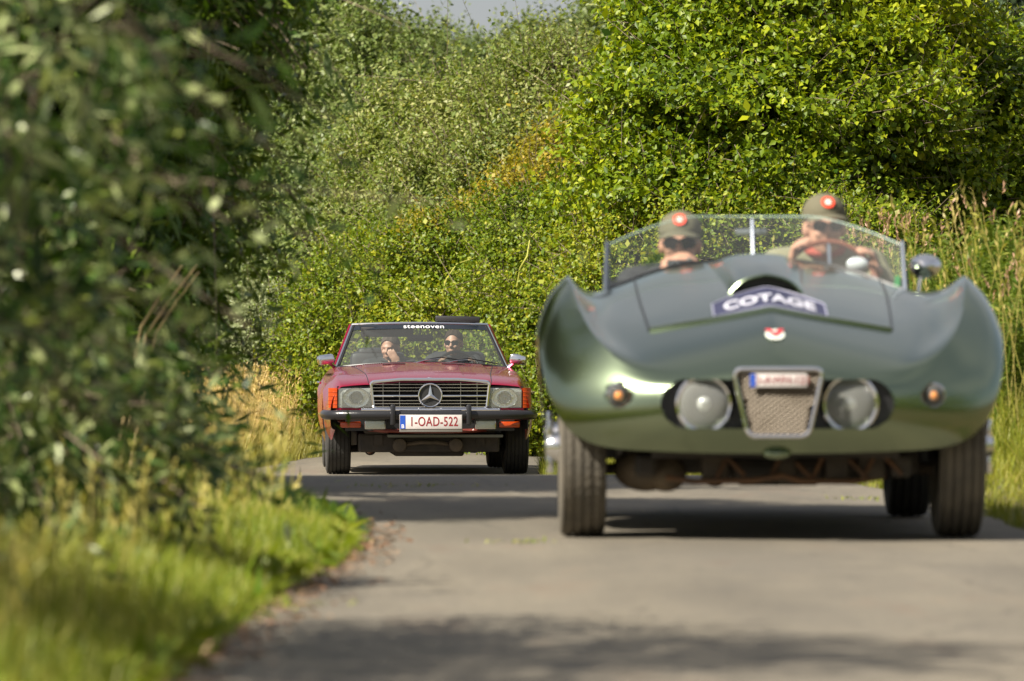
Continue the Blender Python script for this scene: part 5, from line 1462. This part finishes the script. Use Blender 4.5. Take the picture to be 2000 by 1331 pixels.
def cap(e, hc, Mh, m, badge):
    g = G(); rows_ = []
    for i in range(12):
        th = min(1.5699, 1.62 * i / 11); rows_.append([tuple(hc + Mh @ Vector((.090 * math.sin(th) * math.cos(a), .012 + .108 * math.sin(th) * math.sin(a), .050 + .090 * math.cos(th) ** .9 if th < 1.5 else .050 - .012 * (th - 1.5)))) for a in np.linspace(0, 2 * math.pi, 33)])
    g.grid(rows_); c_ = g.build('cap', m, e)
    g = G(); rows_ = []
    for s in np.linspace(0, 1, 7):
        row = []
        for u in np.linspace(-1, 1, 17):
            w = .088 * (1 - .12 * s); x = u * w; y = -.062 - .055 * (1 - u * u) ** .5 * 1.0 - s * .062 * (1 - .55 * u * u); z = .050 - .016 * s - .016 * u * u
            row.append(tuple(hc + Mh @ Vector((x, y, z))))
        rows_.append(row)
    g.grid(rows_); b_ = g.build('brim', m, c_); bake(b_, [('SOLIDIFY', dict(thickness=.004))])
    nrm = Vector((0, -.84, .52)); ctr_ = Vector((0, .012 - .110 * .80, .050 + .090 * .52)) + nrm * .010
    a_ = Vector((1, 0, 0)); b2 = nrm.normalized().cross(a_)
    for r_, mm, dz, nm in ((.027, mat('cap_orange', (.85, .07, .03), .6), 0, 'badge'), (.012, mat('cap_white', (.85, .7, .65), .6), .002, 'badge_centre')):
        g = G(); g.add([tuple(hc + Mh @ (ctr_ + nrm * dz + a_ * r_ * math.cos(w) + b2 * r_ * math.sin(w))) for w in np.linspace(0, 2 * math.pi, 24, endpoint=False)], [tuple(range(24))]); g.build(nm, mm, c_, False, None)

def glasses(e, hc, Mh, m, w=.029, h=.021):
    g = G()
    for sx in (-1, 1):
        g.add([tuple(hc + Mh @ Vector((sx * .033 + w * math.cos(a) * (1 + .1 * math.sin(a)), -.100 + .018 * abs(sx * .033 + w * math.cos(a)) / .06, .008 + h * math.sin(a) - (.004 if math.sin(a) < 0 else 0)))) for a in np.linspace(0, 2 * math.pi, 20, endpoint=False)], [tuple(range(20))])
        g.tube([hc + Mh @ Vector((sx * .062, -.085, .014)), hc + Mh @ Vector((sx * .080, .01, .010))], .0028, 5)
    g.tube([hc + Mh @ Vector((-.008, -.104, .014)), hc + Mh @ Vector((.008, -.104, .014))], .0022, 5)
    g.build('sunglasses', m, e)

M_shades = mat('dark_lenses', (.008, .008, .01), .08, coat=.5)
M_cap = mat('olive_cotton', (.115, .105, .065), .85, bump=(60, .3))
M_khaki = mat('khaki_cotton', (.20, .19, .12), .85, bump=(30, .4))
M_darkjk = mat('dark_jacket', (.02, .021, .024), .8, bump=(25, .4))
M_hair_d = mat('dark_brown_hair', (.035, .024, .017), .9, spec=.1, bump=(80, .6))
M_hair_g = mat('greying_hair', (.07, .055, .045), .9, spec=.1, bump=(80, .6))
M_skin2 = mat('skin_tanned', (.36, .19, .13), .5, noise=(20, .3, (.42, .23, .155)))

go = Vector((0.95, 21.0, 0.018))
# driver of the roadster
e, hc, Mh = person('person in olive cap, sunglasses and khaki jacket gripping the roadster’s wooden steering wheel', go, 0, (.315, 2.02, 1.168), 6, 0, 1.04, (.32, 2.10, .50),
    [(.06, 1.92, .86), (.58, 1.92, .84)], [(.165, 1.70, 1.015), (.505, 1.70, .985)], [((.15, -.35, .9), (1, -.2, 0), .75), ((-.25, -.35, .9), (-1, -.2, 0), .75)], M_skin, M_khaki, mat('red_collar', (.30, .05, .03), .8), 'people in the cars')
cap(e, hc, Mh, M_cap, None); glasses(e, hc, Mh, M_shades)
hair(e, hc, Mh @ Matrix.Diagonal((.97, .97, .9)), M_hair_d)
# passenger of the roadster, lower, holding a small camera to the chin
e, hc, Mh = person('person in olive cap and dark jacket holding a small camera in the roadster', go, 0, (-.270, 1.98, 1.097), -4, 0, .965, (-.28, 2.10, .44),
    [(-.52, 1.86, .84), (-.05, 1.86, .84)], [(-.345, 1.80, .985), (-.185, 1.80, .985)], [((.65, -.1, .5), (.5, .5, -.3), .5), ((-.65, -.1, .5), (-.5, .5, -.3), .5)], M_skin, M_darkjk, None, 'people in the cars')
cap(e, hc, Mh, M_cap, None); glasses(e, hc, Mh, M_shades, .034, .025)
hair(e, hc, Mh @ Matrix.Diagonal((.97, .97, .9)), M_hair_d)
cm = empty('camera', go + Vector((-.275, 1.765, 1.005)))
G().box(-.055, .055, -.018, .018, -.030, .030, .006).build('case', M_black, cm)
G().lathe([(.024, -.018), (.024, -.045), (.020, -.046), (.001, -.040)], (-.025, 0, 0), 'y', 24).build('lens', M_chrome_dull, cm)
G().lathe([(.012, .030), (.012, .038), (.001, .038)], (.035, 0, 0), 'z', 16).build('dial', M_chrome, cm)
tag(cm, 'small dark camera held in front of the roadster passenger’s chin', 'camera')
# the two in the red convertible
ro = Vector(RC.location)
e, hc, Mh = person('person in dark jacket with sunglasses driving the red convertible', ro, R(3), (.315, 1.95, 1.125), -16, 0, .985, (.34, 2.02, .46),
    [(.08, 1.78, .78), (.60, 1.78, .78)], [(.16, 1.54, .90), (.50, 1.54, .90)], [((.15, -.35, .9), (1, -.2, 0), .75), ((-.25, -.35, .9), (-1, -.2, 0), .75)], M_skin2, M_darkjk, None, 'people in the cars')
hair(e, hc, Mh, M_hair_d); glasses(e, hc, Mh, M_shades, .031, .024)
e, hc, Mh = person('person in dark jacket holding a hand over the mouth in the red convertible', ro, R(3), (-.255, 1.95, 1.085), -22, 0, .945, (-.32, 2.02, .44),
    [(-.50, 1.80, .74), (-.12, 1.74, .80)], [(-.40, 1.50, .62), (-.185, 1.815, .945)], [((0, -1, -.1), (0, 0, -1), .3), ((-.55, -.04, .85), (.1, 1, .1), .12)], M_skin2, M_darkjk, None, 'people in the cars', 0.0, 8)
hair(e, hc, Mh, M_hair_g)
